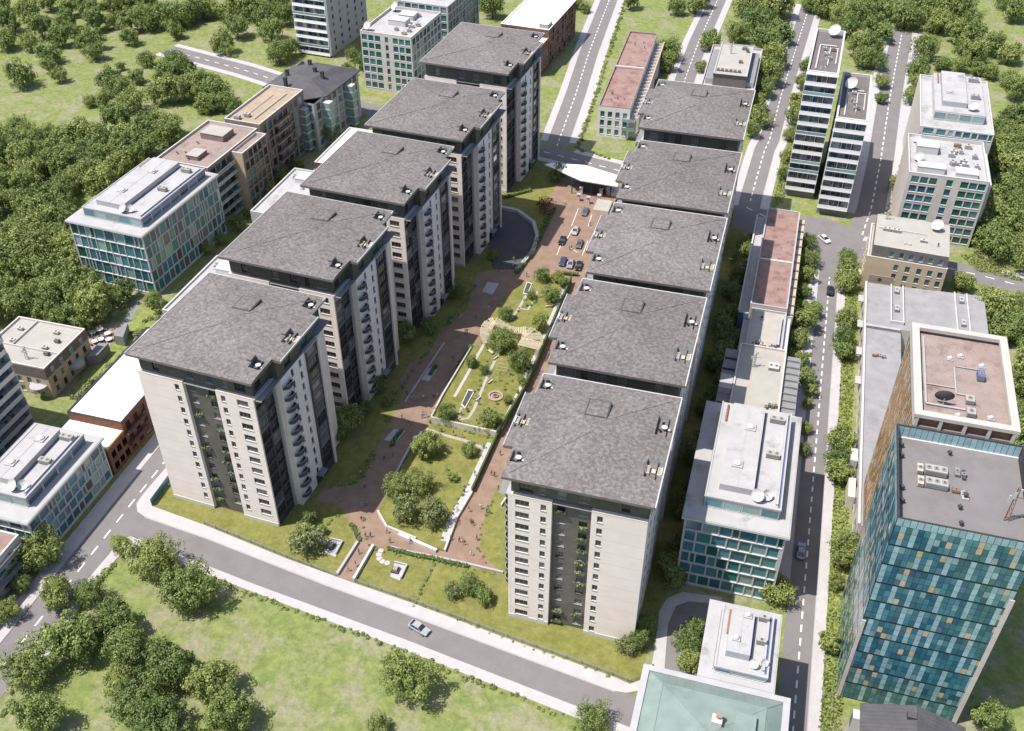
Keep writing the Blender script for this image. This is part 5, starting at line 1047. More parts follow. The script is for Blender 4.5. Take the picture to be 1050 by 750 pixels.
# pergola
pg = empty('pergola', 'curving timber-slatted pergola over the upper garden', 'pergola', (-58, 203, ZU)); q = MB()
line = [(x+58, y-203) for x, y in G([(500, 352), (498, 344), (499, 336), (503, 330), (508, 329), (514, 333), (522, 337), (531, 339), (539, 339), (545, 342), (546, 349), (541, 357)], ZU+2.6)]; wid = [1.1, 1.4, 1.6, 1.6, 1.5, 1.2, 1.1, 1.2, 1.8, 2.7, 2.9, 2.8]; L = plen(line); s = .15; tot = L[-1]
while s < tot-.2:
    p = at_len(line, L, s); p2 = at_len(line, L, s+.1); v = Vector((p2[0]-p[0], p2[1]-p[1])).normalized(); t = s/tot*(len(wid)-1); i = int(t); ww = wid[i]+(wid[min(i+1, 11)]-wid[i])*(t-i); n = Vector((-v.y, v.x)); a = Vector(p)+n*ww; c = Vector(p)-n*ww; e = v*.10; kz = .012*(int(s/.42) % 5)
    q.prism([tuple(a+e), tuple(c+e), tuple(c-e), tuple(a-e)], 2.5+kz, 2.66+kz, 'timber'); s += .42
for sg in (.92, -.92):
    pr = None
    for k in range(41):
        s = tot*k/40; p = at_len(line, L, min(s, tot-.12)); p2 = at_len(line, L, min(s, tot-.12)+.1); v = Vector((p2[0]-p[0], p2[1]-p[1])).normalized(); t = k/40*11; i = min(int(t), 10); ww = wid[i]+(wid[i+1]-wid[i])*(t-i); a = Vector(p)+Vector((-v.y, v.x))*ww*sg
        if pr: q.bar((*pr, 2.42), (*a, 2.42), .09, 'timber', 4)
        pr = a
q.obj('slat_roof', pg)
for k in range(0, 12):
    p = line[k]
    for sg in (.8, -.8):
        a = line[max(0, k-1)]; c = line[min(11, k+1)]; v = Vector((c[0]-a[0], c[1]-a[1])).normalized(); n = Vector((-v.y, v.x))*wid[k]*sg; q = MB(); q.box(-.07, .07, -.07, .07, 0, 2.42, 'timber'); q.obj('post', pg, (p[0]+n.x, p[1]+n.y, 0))
# benches and play pieces
def bench(x, y, z, rz, lab):
    r = empty('garden_bench', lab, 'bench', (x, y, z), rz, 'garden benches'); q = MB(); q.box(-.9, .9, -.25, .25, .4, .47, 'timber'); q.obj('seat', r); q = MB(); q.box(-.9, .9, .22, .29, .5, .9, 'timber'); q.obj('backrest', r)
    for u in (-.75, .75): q = MB(); q.box(u-.05, u+.05, -.22, .26, 0, .4, 'dark_trim'); q.obj('leg', r)
for p, rz, lab in (((508, 368), 1.2, 'timber bench by the upper garden path below the pergola'), ((503, 392), 1.2, 'timber bench midway along the upper garden path'), ((490, 410), 1.2, 'timber bench near the dark long planter'), ((563, 315), .4, 'timber bench on the far lawn above the pergola'), ((503, 362), -.6, 'timber bench under the pergola left end')): bench(*un(*p, ZU), ZU, rz, lab)
pf = empty('play_frame', 'yellow climbing frame on the upper garden lawn', 'play frame', (*un(515, 383, ZU), ZU)); q = MB()
for a in (-1.3, 1.3):
    for c in (-1.3, 1.3): q.bar((a, c, 0), (a, c, 2), .06, 'tan_panel'); 
for a in (-1.3, 0, 1.3): q.bar((a, -1.3, 2), (a, 1.3, 2), .05, 'tan_panel'); q.bar((-1.3, a, 2), (1.3, a, 2), .05, 'tan_panel')
q.obj('frame', pf); q = MB(); q.poly([(1.3, -.3, 1.4), (3, -.3, .2), (3, .3, .2), (1.3, .3, 1.4)], 'cloth_green'); q.obj('slide', pf)

# outdoor tables on the worn earth
for k, p in enumerate(((96, 343), (103, 340), (111, 344), (98, 352), (104, 350), (112, 350))):
    q = MB(); q.cyl(0, 0, .7, .78, .9, 'white', 12); q.cyl(0, 0, 0, .7, .08, 'dark_trim', 6); r = empty('cafe_table', 'pale cafe table on worn earth beside the dense wood, %s of six' % ['first', 'second', 'third', 'fourth', 'fifth', 'sixth'][k], 'table', (*un(*p), 0), 0, 'cafe tables on the earth terrace'); q.obj('tabletop', r)
    for a in (.3, 2.4, 4.5): q = MB(); q.box(-.22, .22, -.22, .22, 0, .45, 'charcoal'); q.box(-.22, .22, .18, .24, .45, .85, 'charcoal'); q.obj('chair', r, (1.25*math.cos(a), 1.25*math.sin(a), 0), a-1.57)
for k, pts in enumerate(([(88, 366), (101, 352), (111, 352), (100, 364)], [(116, 344), (128, 331), (131, 332), (126, 346)])):
    p = G(pts, 3); q = MB(); cxm = sum(a for a, _ in p)/4; cym = sum(a for _, a in p)/4; q.prism([(a-cxm, c-cym) for a, c in p], 0, 3, 'mid_grey'); o = q.obj('shed'); o.location = (cxm, cym, 0); tag(o, ['grey flat shed below the cafe tables', 'grey flat shed right of the cafe tables'][k], 'shed')

# hedges and beds
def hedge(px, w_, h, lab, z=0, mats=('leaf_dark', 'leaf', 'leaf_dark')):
    P = [un(*p, z) for p in px]; ox, oy = P[0]; q = MB(); a = offs(P, w_/2*.8); c = offs(P, -w_/2*.8)
    for i in range(len(P)-1):
        q.prism([(x-ox, y-oy) for x, y in (a[i], a[i+1], c[i+1], c[i])], 0, h*.75, 'hedge')
    L = plen(P); n = int(L[-1]*w_*26)+40
    for _ in range(n):
        p = at_len(P, L, rng.uniform(0, L[-1])); d = Vector((rng.uniform(-1, 1), rng.uniform(-1, 1), rng.uniform(.1, 1))).normalized(); u = d.orthogonal().normalized(); v = d.cross(u); l = rng.uniform(.1, .24); m = rng.choice(mats)
        ctr = Vector((p[0]-ox+rng.uniform(-w_, w_)*.55, p[1]-oy+rng.uniform(-w_, w_)*.55, h*rng.uniform(.35, 1.1))); q.poly([ctr-u*l, ctr-v*l, ctr+u*l, ctr+v*l], m)
    o = q.obj('hedge'); o.location = (ox, oy, z); tag(o, lab, 'hedge')
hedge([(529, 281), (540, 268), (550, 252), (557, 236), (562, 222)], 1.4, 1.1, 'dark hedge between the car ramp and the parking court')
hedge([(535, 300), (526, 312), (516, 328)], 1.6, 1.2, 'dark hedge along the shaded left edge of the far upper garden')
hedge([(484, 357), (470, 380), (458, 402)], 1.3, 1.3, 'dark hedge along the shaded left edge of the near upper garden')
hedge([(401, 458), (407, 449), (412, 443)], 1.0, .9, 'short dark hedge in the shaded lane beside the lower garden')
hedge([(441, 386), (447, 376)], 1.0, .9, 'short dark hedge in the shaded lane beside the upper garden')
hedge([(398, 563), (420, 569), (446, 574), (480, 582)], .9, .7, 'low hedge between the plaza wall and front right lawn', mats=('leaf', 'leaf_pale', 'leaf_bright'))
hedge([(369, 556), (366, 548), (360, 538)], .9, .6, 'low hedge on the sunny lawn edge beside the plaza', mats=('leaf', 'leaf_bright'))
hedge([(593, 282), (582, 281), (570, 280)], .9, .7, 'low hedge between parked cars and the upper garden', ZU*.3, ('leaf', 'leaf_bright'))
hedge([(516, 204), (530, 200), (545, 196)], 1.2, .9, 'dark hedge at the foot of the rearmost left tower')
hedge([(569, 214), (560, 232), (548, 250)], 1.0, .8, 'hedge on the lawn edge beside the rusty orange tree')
for lab, pts in (('grey paved pad in the shaded lane by the lower garden', [(394, 452), (404, 441), (416, 443), (406, 455)]), ('grey paved pad in the shaded lane by the upper garden', [(432, 390), (440, 378), (448, 380), (440, 392)]), ('grey paved pad in the shaded lane near the car ramp', [(494, 300), (500, 290), (512, 292), (505, 303)])):
    p = G(pts); cxm = sum(a for a, _ in p)/4; cym = sum(a for _, a in p)/4; q = MB(); q.prism([(a-cxm, c-cym) for a, c in p], 0, .3, 'light_grey'); o = q.obj('paved_pad'); o.location = (cxm, cym, 0); tag(o, lab, 'paved pad')
# ================================================================== CARS
def loft(q, secs, m):
    n = len(secs[0]); i = len(q.v)
    for s in secs: q.v += s
    for j in range(len(secs)-1):
        for k in range(n): q.f.append((i+j*n+k, i+j*n+(k+1) % n, i+(j+1)*n+(k+1) % n, i+(j+1)*n+k)); q.m.append(q.mi(m))
    q.f.append(tuple(reversed(range(i, i+n)))); q.m.append(q.mi(m)); q.f.append(tuple(range(i+(len(secs)-1)*n, i+len(secs)*n))); q.m.append(q.mi(m))
def car(paint):
    root = empty('parked_car', 'x', 'car'); q = MB()
    def sec(y, hw, z0, z1, tuck=.12): return [(-hw+.08, y, z0), (hw-.08, y, z0), (hw, y, z0+.2), (hw, y, z1-.14), (hw-tuck, y, z1), (-hw+tuck, y, z1), (-hw, y, z1-.14), (-hw, y, z0+.2)]
    loft(q, [sec(-2.2, .72, .35, .62), sec(-2.1, .84, .25, .74), sec(-1.3, .9, .22, .86), (sec(-.6, .91, .2, .92)), sec(.9, .91, .2, .94), sec(1.7, .9, .22, .92), sec(2.1, .84, .28, .86), sec(2.2, .74, .36, .7)], paint)
    q.obj('body', root)
    q = MB()
    def cab(y, hw, hw2, z1): return [(-hw, y, .9), (hw, y, .9), (hw2, y, z1), (-hw2, y, z1)]
    loft(q, [cab(-1.0, .8, .76, .95), cab(-.25, .82, .64, 1.38), cab(1.1, .82, .64, 1.40), cab(1.85, .78, .74, .98)], 'glass_dark'); q.obj('windows', root)
    q = MB(); loft(q, [[(-.66, -.3, 1.37), (.66, -.3, 1.37), (.6, -.3, 1.44), (-.6, -.3, 1.44)], [(-.66, .4, 1.39), (.66, .4, 1.39), (.6, .4, 1.48), (-.6, .4, 1.48)], [(-.66, 1.15, 1.38), (.66, 1.15, 1.38), (.6, 1.15, 1.44), (-.6, 1.15, 1.44)]], paint)
    for sx in (-1, 1): q.bar((sx*.79, -.98, .95), (sx*.65, -.28, 1.39), .04, paint, 4); q.bar((sx*.80, .4, .93), (sx*.66, .4, 1.4), .035, paint, 4); q.bar((sx*.77, 1.83, .97), (sx*.65, 1.12, 1.4), .05, paint, 4)
    q.obj('roof', root)
    for sx in (-1, 1):
        for y in (-1.35, 1.4):
            q = MB(); q.cyl(0, 0, -.11, .11, .33, 'tyre', 14); q.cyl(0, 0, -.115, .125, .2, 'metal', 8); o = q.obj('wheel', root, (sx*.84, y, .33)); o.rotation_euler.y = math.pi/2
        q = MB(); q.box(-.16, .16, -.06, .06, -.07, .07, 'lamp_glass'); q.obj('headlight', root, (sx*.6, -2.13, .64)); q = MB(); q.box(-.14, .14, -.05, .05, -.06, .06, 'cloth_red'); q.obj('tail_light', root, (sx*.62, 2.14, .72))
        q = MB(); q.box(-.09, .09, -.06, .06, -.05, .05, paint); q.obj('mirror', root, (sx*.98, -.75, .98))
    return root
carp = {k: None for k in ('silver', 'black', 'grey', 'white', 'blue', 'lilac')}
def put_car(paint, px, rz, lab, group=None, name='parked_car', z=.06):
    if carp[paint] is None: carp[paint] = car('paint_'+paint); o = carp[paint]
    else: o = copy_tree(carp[paint])
    o.name = name; o.location = (*un(*px), z); o.rotation_euler.z = rz; tag(o, lab, 'car')
    if group: o['group'] = group
pc = 'cars in the parking court'
put_car('silver', (430, 646), R(72), 'silver car driving alone on the front road', name='moving_car')
put_car('white', (845, 247), R(40), 'white car turning at the upper right crossing', name='moving_car')
put_car('black', (851, 300), R(180), 'small dark car on the right road above the orange tower', name='moving_car')
put_car('lilac', (821, 567), R(180), 'pale lilac car in building shade on the right road', name='moving_car')
put_car('grey', (600, 219), R(0), 'dark grey car parked alone near the gate pillars', pc)
put_car('silver', (590, 238.5), R(0), 'pale silver car in the middle of the parking court', pc)
put_car('black', (576.5, 248.5), R(0), 'black car with dark roof, left of the silver car in the parking court', pc)
put_car('grey', (594, 252), R(2), 'grey car behind the silver car, by the third right tower', pc)
put_car('blue', (577, 270), R(2), 'dark blue car, left of three parked at the garden end', pc)
put_car('lilac', (585, 272.5), R(2), 'pale lilac car, between two dark cars at the garden end', pc)
put_car('black', (593.5, 274.5), R(2), 'black car, right of three parked at the garden end', pc)
# ================================================================== PEOPLE
def person_mesh(pose, shirt, legs):
    v = {'pelvis': (0, 0, .95), 'chest': (0, .02, 1.25), 'neck': (0, .0, 1.47), 'head': (0, -.02, 1.60), 'top': (0, -.01, 1.74)}
    st_ = {0: .24, 1: .02, 2: .12}[pose]
    for s, sg in (('l', -1), ('r', 1)):
        k = sg*st_
        v['hip'+s] = (sg*.10, 0, .90); v['knee'+s] = (sg*.11, -k*.6-.02, .50); v['ank'+s] = (sg*.11, -k+.06, .09); v['toe'+s] = (sg*.12, -k-.12, .05)
        v['sho'+s] = (sg*.19, .01, 1.42); v['elb'+s] = (sg*.25, k*.6+.03, 1.14); v['wri'+s] = (sg*.25, k*1.1-.06 if pose != 2 else -.28, .88 if pose != 2 else 1.12); v['han'+s] = (sg*.24, (k*1.1-.10) if pose != 2 else -.37, .79 if pose != 2 else 1.15)
    E_ = [('pelvis', 'chest'), ('chest', 'neck'), ('neck', 'head'), ('head', 'top')]
    for s in 'lr': E_ += [('pelvis', 'hip'+s), ('hip'+s, 'knee'+s), ('knee'+s, 'ank'+s), ('ank'+s, 'toe'+s), ('chest', 'sho'+s), ('sho'+s, 'elb'+s), ('elb'+s, 'wri'+s), ('wri'+s, 'han'+s)]
    rad = dict(pelvis=(.15, .11), chest=(.17, .12), neck=(.06, .06), head=(.095, .11), top=(.07, .08), hip=(.10, .10), knee=(.065, .065), ank=(.045, .045), toe=(.045, .035), sho=(.065, .065), elb=(.045, .045), wri=(.032, .032), han=(.03, .04))
    names = list(v); me = bpy.data.meshes.new('person'); me.from_pydata([v[n] for n in names], [(names.index(a), names.index(b_)) for a, b_ in E_], [])
    o = bpy.data.objects.new('tmp', me); COL.objects.link(o); md = o.modifiers.new('s', 'SKIN'); sk = me.skin_vertices[0].data
    for i, n in enumerate(names): sk[i].radius = rad[n if n in rad else n[:-1]]; sk[i].use_root = n == 'pelvis'
    o.modifiers.new('u', 'SUBSURF').levels = 1
    dg = bpy.context.evaluated_depsgraph_get(); out = bpy.data.meshes.new_from_object(o.evaluated_get(dg)); bpy.data.objects.remove(o)
    out.materials.clear()
    for m in (shirt, legs, 'skin', 'hair', 'cloth_black'): out.materials.append(M[m])
    for p in out.polygons:
        c = p.center; arm = abs(c.x) > .2 and c.z < 1.3
        p.material_index = 3 if c.z > 1.68 or (c.z > 1.56 and c.y > .03) else 2 if c.z > 1.46 else 2 if arm and (c.z < 1.12) and abs(c.x) > .2 and c.z > .7 else 0 if c.z > .98 else 4 if c.z < .1 else 1
        p.use_smooth = True
    return out
shirts = ['blue', 'white', 'black', 'red', 'teal', 'grey', 'pink', 'navy', 'khaki', 'green']; legsl = ['denim', 'black', 'khaki', 'grey', 'white']
PMESH = {}
pp = [('on the brick plaza before the lower garden', 0, [(397, 547), (400, 557), (421, 557), (371, 535), (375, 551), (380, 551)]), ('on the front entrance path', 0, [(368, 568), (365, 581), (357, 586)]),
 ('on brick plaza left of front right tower', 0, [(481, 525), (493, 522), (499, 526), (502, 527), (483, 537), (485, 539), (462, 554), (471, 556), (474, 556), (476, 559), (489, 554), (483, 570), (511, 503)]),
 ('in the shaded plaza beside the frontmost left tower', 0, [(371, 520), (375, 519), (349, 515), (374, 500), (370, 485), (381, 482)]), ('in the shaded left lane beside the lower garden', 0, [(403, 468), (394, 471), (419, 437), (412, 430), (433, 429), (437, 428), (434, 426)]),
 ('in the shaded left lane beside the upper garden', 0, [(413, 419), (403, 405), (417, 405), (422, 409), (434, 410), (445, 408), (448, 406), (465, 370)]), ('in the shaded lane near the pergola', 0, [(477, 343), (479, 342), (471, 327), (473, 327), (488, 327), (501, 316)]),
 ('on the sunlit brick corner by the car ramp', 0, [(515, 280), (526, 275), (540, 284), (527, 268)]), ('in the parking court', 0, [(584, 257), (586, 256), (577, 232), (579, 210), (605, 232)]),
 ('in the lower garden', .52, [(451, 443), (453, 443), (465, 447), (474, 449), (496, 460), (487, 488), (458, 483), (426, 484), (469, 525), (476, 505)]), ('in the upper garden', 1.63, [(491, 415), (473, 426), (489, 435), (494, 434), (481, 377), (506, 392), (512, 391)]), ('in the lane by the front right tower', 0, [(513, 467), (504, 488), (507, 489)])]
k = 0; rng.seed(3)
ORD = ['first', 'second', 'third', 'fourth']
for place, z, pts in pp:
    seen = {}
    for j, p in enumerate(pts):
        s = shirts[(k*3+j) % 10]; l = legsl[(k+j*2+(j//5)) % 5]; pose = [0, 0, 1, 2, 0][(k+j) % 5]; k += 1
        key = (pose, s, l)
        if key not in PMESH: PMESH[key] = person_mesh(pose, 'cloth_'+s, 'cloth_'+l)
        o = put(PMESH[key], 'person', None, (*un(*p, z), z+(.03 if z == 0 else 0)), rng.uniform(0, 6.28))
        tag(o, 'person in %s top and %s trousers %s' % (s, l, place), 'person', 'people in the courtyard')
# ================================================================== TREES
def crown_mesh(seed, mat, n=3800, R_=5.0, H_=6.6, lobes=15, leaf=.33):
    r = random.Random(seed); q = MB(); L_ = []
    for k in range(lobes):
        a = 2.4*k+r.uniform(-.4, .4); t = r.random(); rr = R_*(.25+.5*r.random()) if k else 0; z = H_*(.30+.38*t) if k else H_*.62
        L_.append((rr*math.cos(a), rr*math.sin(a), z, R_*(.34+.2*r.random())*(1.15 if k == 0 else 1)))
    CL = []          # leaf clumps sitting on the limbs' outer shells
    for (x, y, z, s) in L_:
        for _ in range(9):
            d = Vector((r.gauss(0, 1), r.gauss(0, 1), r.gauss(.35, 1))).normalized(); CL.append((Vector((x, y, z))+d*s*r.uniform(.6, 1.0), d, s*r.uniform(.28, .5)))
    for _ in range(n):
        c0, dd, cr = r.choice(CL); d = Vector((r.gauss(0, 1), r.gauss(0, 1), r.gauss(.2, 1))).normalized()
        p = c0+d*cr*(r.uniform(.65, 1.05) if r.random() < .9 else r.uniform(1.05, 1.6)); p.z = max(p.z, H_*.08)
        nrm = (d*1.1+dd*.5+Vector((r.uniform(-.6, .6), r.uniform(-.6, .6), r.uniform(-.1, .7)))).normalized(); u = nrm.orthogonal().normalized(); w_ = nrm.cross(u); an = r.uniform(0, 6.28); u2 = u*math.cos(an)+w_*math.sin(an); w2 = nrm.cross(u2); l = leaf*r.uniform(.55, 1.3)
        q.poly([p-u2*l, p+w2*l*.7+nrm*l*.15, p+u2*l, p-w2*l*.7+nrm*l*.15], mat)
    return q.mesh('crown')
def trunk_mesh(seed, H_=6.6, R_=5.0):
    r = random.Random(seed); q = MB(); q.cyl(0, 0, -.1, H_*.42, .32, 'bark', 8, .2)
    for k in range(6):
        a = 1.05*k+r.uniform(-.3, .3); b_ = (R_*.42*math.cos(a), R_*.42*math.sin(a), H_*r.uniform(.55, .75)); q.bar((0, 0, H_*r.uniform(.28, .4)), b_, .09, 'bark', 5)
    q.bar((0, 0, H_*.4), (0, 0, H_*.8), .14, 'bark', 6)
    return q.mesh('trunk')
CR = [crown_mesh(100+k, ['leaf', 'leaf_olive', 'leaf', 'leaf_dark'][k % 4], 5200, 5, [6.6, 5.8, 7.2][k % 3], 12+k, [.27, .23, .31][k % 3]) for k in range(10)]; CP = [crown_mesh(200+k, 'leaf_pale', 1900) for k in range(2)]; CRED = crown_mesh(300, 'leaf_red', 900); CB = [crown_mesh(310, 'leaf_bright', 900, 3.2, 4.0)]
CBIG = [crown_mesh(400+k, ['leaf', 'leaf_olive', 'leaf', 'leaf_dark', 'leaf_olive'][k], 8500, 5.0, [6.6, 5.8, 7.2][k % 3], 14+2*k, [.21, .19, .24][k % 3]) for k in range(5)]
TR = [trunk_mesh(500+k) for k in range(3)]
rng.seed(77)
def tree(x, y, r, label, group=None, crowns=None, z=0, sq=1.0, name='broadleaf_tree'):
    root = empty(name, label, 'tree', (x, y, z), rng.uniform(0, 6.28), group); s = r/5.0
    c = put(rng.choice(crowns or CR), 'crown', root, (0, 0, .5*s)); c.scale = (s*rng.uniform(1.0, 1.12), s*rng.uniform(1.0, 1.12), s*sq*rng.uniform(1.2, 1.5))
    t = put(rng.choice(TR), 'trunk', root); t.scale = (s, s, s*sq); return root
def tpx(cx, cy, rp, label, group=None, crowns=None, zb=0, sq=1.0, name='broadleaf_tree'):
    zc = 5
    for _ in range(4): x, y = un(cx, cy, zb+zc); r = rp/scale_at(x, y, zb+zc); zc = r*.75
    return tree(x, y, r*1.02, label, group, crowns, zb, sq, name)
ONES = 'first second third fourth fifth sixth seventh eighth ninth tenth eleventh twelfth thirteenth fourteenth fifteenth sixteenth seventeenth eighteenth nineteenth'.split()
def nth(i): return ONES[i] if i < 19 else ({20: 'twentieth', 30: 'thirtieth', 40: 'fortieth'}[i+1] if (i+1) % 10 == 0 else ['', '', 'twenty-', 'thirty-', 'forty-'][(i+1)//10]+ONES[(i+1) % 10-1])
def placed(lst, where):
    gr = {}
    for t in lst: gr.setdefault(where(*t), []).append(t)
    for pl, ts in gr.items():
        for i, t in enumerate(sorted(ts)): tpx(t[0], t[1], t[2], 'broadleaf tree %s, %s from the left' % (pl, nth(i)), 'trees '+pl)
# named trees in the near parts
near = [(60, 614, 14, 'tree over the left road pavement, topmost at the left of the bottom left grove'), (91, 610, 13, 'tree near the road corner, right of the tree over the pavement'), (72, 660, 23, 'large tree in the bottom left grove closest to the left road'), (116, 640, 19, 'tree on the upper side of the bottom left grove'), (132, 668, 19, 'tree in the middle of the bottom left grove'), (170, 686, 21, 'tree on the right side of the bottom left grove'), (122, 702, 13, 'small tree in the heart of the bottom left grove'),
 (29, 688, 20, 'lone tree beside the left road at the left edge'), (42, 738, 18, 'tree at the bottom left corner of the meadow'), (140, 722, 21, 'tree low in the bottom left grove'), (168, 742, 22, 'tree cut by the bottom edge below the bottom left grove'), (218, 702, 18, 'tree at the right end of the bottom left grove'), (236, 738, 20, 'tree by the bottom edge right of the bottom left grove'),
 (160, 576, 20, 'tree at the junction corner beside the front road'), (196, 611, 20, 'round tree on the meadow just below the front road'), (124, 560, 10, 'small tree on the road corner by the pavement'), (420, 696, 24, 'large lone tree on the meadow under the driving silver car'), (388, 746, 13, 'tree top cut by the bottom edge left of the lone tree'), (608, 740, 17, 'tree at the bottom edge left of the green copper roof'), (40, 570, 18, 'tree on the left pavement before the white office'), (6, 588, 13, 'tree at the left edge beside the red roof'), (5, 628, 11, 'tree at the left edge below the red roof'), (22, 600, 9, 'small tree by the left road below the white office'),
 (652, 655, 12, 'dark tree at the right corner of the front lawn', ), (712, 645, 12, 'top tree of the clump beside the round drive'), (706, 662, 13, 'middle tree of the clump beside the round drive'), (706, 680, 11, 'bottom tree of the clump beside the round drive'), (798, 606, 17, 'tree below the glass office beside the right road'), (786, 598, 10, 'small tree against the glass office front'),
 (1012, 738, 16, 'tree right of the dark gabled house at the bottom edge'), (850, 660, 11, 'round tree on the grass left of the teal tower foot'), (860, 455, 13, 'upper of three street trees between right road and the low hall'), (862, 470, 14, 'middle of three street trees between right road and the low hall'), (859, 486, 12, 'lower of three street trees between right road and the low hall'), (868, 556, 14, 'bigger tree by the right road beside the orange tower'), (864, 572, 14, 'tree by the right road where the teal tower begins'), (858, 598, 9, 'small tree by the right road below the bigger one'), (867, 327, 12, 'tree on the planted strip left of the hall front'), (865, 346, 10, 'tree on the planted strip between two others, by the hall'), (865, 362, 10, 'lowest tree of the planted strip left of the hall front'),
 (869, 266, 9, 'topmost tree on the planted island at the crossing'), (870, 279, 10, 'second tree on the planted island at the crossing'), (867, 292, 10, 'third tree on the planted island at the crossing')]
for t in near: tpx(t[0], t[1], t[2]*(1.22 if t[0] < 260 and t[1] > 540 else 1.08), t[3], 'trees on the meadow and along the near roads', CBIG if t[1] > 540 and t[0] < 700 else CR)
court = [(314, 555, 17, 'pale green tree beside the left paved square', CP, 0), (438, 459, 14, 'big round tree at the upper left of the lower garden', CBIG, ZL), (407, 500, 13, 'dark tree at the left of the lower garden clump', CBIG, ZL), (429, 496, 14, 'dark tree at the back of the lower garden clump', CBIG, ZL), (416, 524, 15, 'pale tree at the front left of the lower garden clump', CP, ZL), (446, 528, 15, 'pale tree at the front right of the lower garden clump', CP, ZL), (481, 463, 7, 'small slim tree near the lower garden path', CR, ZL), (465, 490, 5, 'tiny slim tree in the middle of the lower lawn', CR, ZL),
 (463, 607, 9, 'whitish bushy tree on the front right lawn', CP, 0), (483, 600, 13, 'dark green tree on the front right lawn', CBIG, 0), (497, 613, 9, 'small dark tree at the right of the front lawn trio', CR, 0), (641, 663, 10, 'whitish bushy tree at the front right tower corner', CP, 0), (659, 642, 12, 'green tree standing at the front right tower corner', CBIG, 0), (356, 432, 14, 'shaded tree between the first and second left towers', CR, 0), (344, 446, 10, 'small shaded tree at the back of the first left tower', CR, 0), (416, 344, 11, 'shaded tree between the second and third left towers', CR, 0), (457, 424, 9, 'round tree at the lower left corner of the upper garden', CR, ZU), (502, 430, 10, 'round tree at the lower right corner of the upper garden', CR, ZU), (514, 350, 13, 'tree standing inside the pergola curve', CR, ZU), (533, 372, 11, 'round tree below the right end of the pergola', CR, ZU), (553, 334, 8, 'small tree right of the pergola by the wall', CR, ZU), (518, 322, 8, 'shaded tree just above the pergola left end', CR, ZU), (566, 304, 9, 'tree on the far lawn of the upper garden', CR, ZU), (556, 284, 7, 'small tree beside the parked cars', CR, ZU), (572, 285, 6, 'smaller tree beside the parked cars, nearer the right row', CR, ZU), (545, 303, 5, 'slim young tree at the start of the far upper garden', CR, ZU), (577, 291, 5, 'slim young tree nearest the third right tower by the parked cars', CR, ZU), (497, 380, 5, 'slim young tree beside the long garden path', CR, ZU), (521, 410, 5, 'slim young tree right of the round fire pit', CR, ZU), (536, 392, 5, 'slim young tree at the tall wall below the round tree', CR, ZU), (484, 372, 6, 'young tree on the left hedge of the near upper garden', CR, ZU), (559, 213, 9, 'rusty orange tree on the lawn above the car ramp', [CRED], 0), (572, 180, 9, 'shaded tree under the left end of the white canopy', CR, 0)]
for t in court: tpx(t[0], t[1], t[2]*1.04, t[3], 'trees of the estate gardens', t[4], t[5])
# lane between right row and low blocks, shaded
for k, (x, y) in enumerate(((-4.5, 205), (-4.8, 216), (-5, 228), (-4.6, 238), (-4.8, 249), (-5, 192), (-5.5, 136))): tree(x, y, 2.6, 'shaded tree in the narrow lane right of the %s' % ('third right tower', 'gap after the third right tower', 'fourth right tower front', 'fourth right tower middle', 'fourth right tower back', 'second right tower', 'front right tower')[k], 'trees of the shaded lane')
for k in range(24):
    y = 138+5.6*k; tree(-6.2+(k % 3)*1.5, y, rng.uniform(2.2, 3.1), 'dark tree in the shaded strip between the right towers and the low roofs', 'trees of the shaded strip', CR)
# street trees left of the right road
for k, (cx, cy, r) in enumerate(((828, 250, 9), (831, 268, 10), (828, 284, 9), (823, 300, 8), (833, 318, 10), (826, 332, 12), (827, 390, 9), (832, 402, 7), (828, 415, 6), (820, 350, 9), (822, 372, 8), (826, 440, 7), (824, 462, 7))): tpx(cx, cy, r, 'street tree left of the right road, %s from the crossing' % ['first', 'second', 'third', 'fourth', 'fifth', 'sixth', 'seventh', 'eighth', 'ninth', 'tenth', 'eleventh', 'twelfth', 'last'][k], 'street trees left of the right road')
# trees behind, between the roads
back = [(647, 3, 9), (694, 9, 9), (713, 8, 9), (722, 2, 8), (687, 53, 12), (683, 66, 10), (671, 86, 5), (728, 44, 11), (757, 35, 12), (718, 70, 6), (765, 8, 12), (777, 22, 16), (790, 10, 15), (802, 8, 13), (786, 44, 15), (800, 36, 12), (795, 60, 13), (789, 78, 13), (784, 92, 11), (780, 122, 12), (772, 136, 8), (776, 108, 9), (830, 5, 10), (840, 9, 10), (826, 68, 7), (822, 86, 8), (820, 108, 10), (815, 122, 9), (811, 138, 9), (806, 160, 8), (804, 180, 7), (850, 8, 13), (862, 18, 13), (878, 12, 14), (895, 8, 14), (915, 10, 14), (930, 18, 16), (900, 28, 13), (868, 30, 12), (882, 48, 13), (896, 48, 13), (905, 36, 10), (886, 62, 11), (901, 66, 9), (904, 85, 8), (903, 102, 6), (944, 10, 15), (960, 22, 14), (975, 12, 14), (986, 6, 14), (996, 20, 10), (965, 26, 12), (981, 36, 12), (998, 38, 11), (1015, 46, 15), (1000, 56, 13), (1035, 58, 11), (991, 57, 11), (1030, 2, 10), (1041, 14, 12), (948, 52, 13), (941, 72, 13), (938, 86, 9), (935, 100, 9), (967, 66, 9), (985, 68, 8), (1004, 72, 8), (1016, 76, 8), (1034, 82, 10), (1044, 94, 13), (1044, 125, 15), (1032, 140, 14), (918, 190, 7), (505, 10, 12), (497, 3, 9), (590, 3, 8), (600, 8, 7), (988, 291, 11), (318, 143, 10), (338, 138, 12), (325, 130, 9), (356, 72, 7), (372, 66, 8), (362, 58, 7), (1046, 312, 10)]
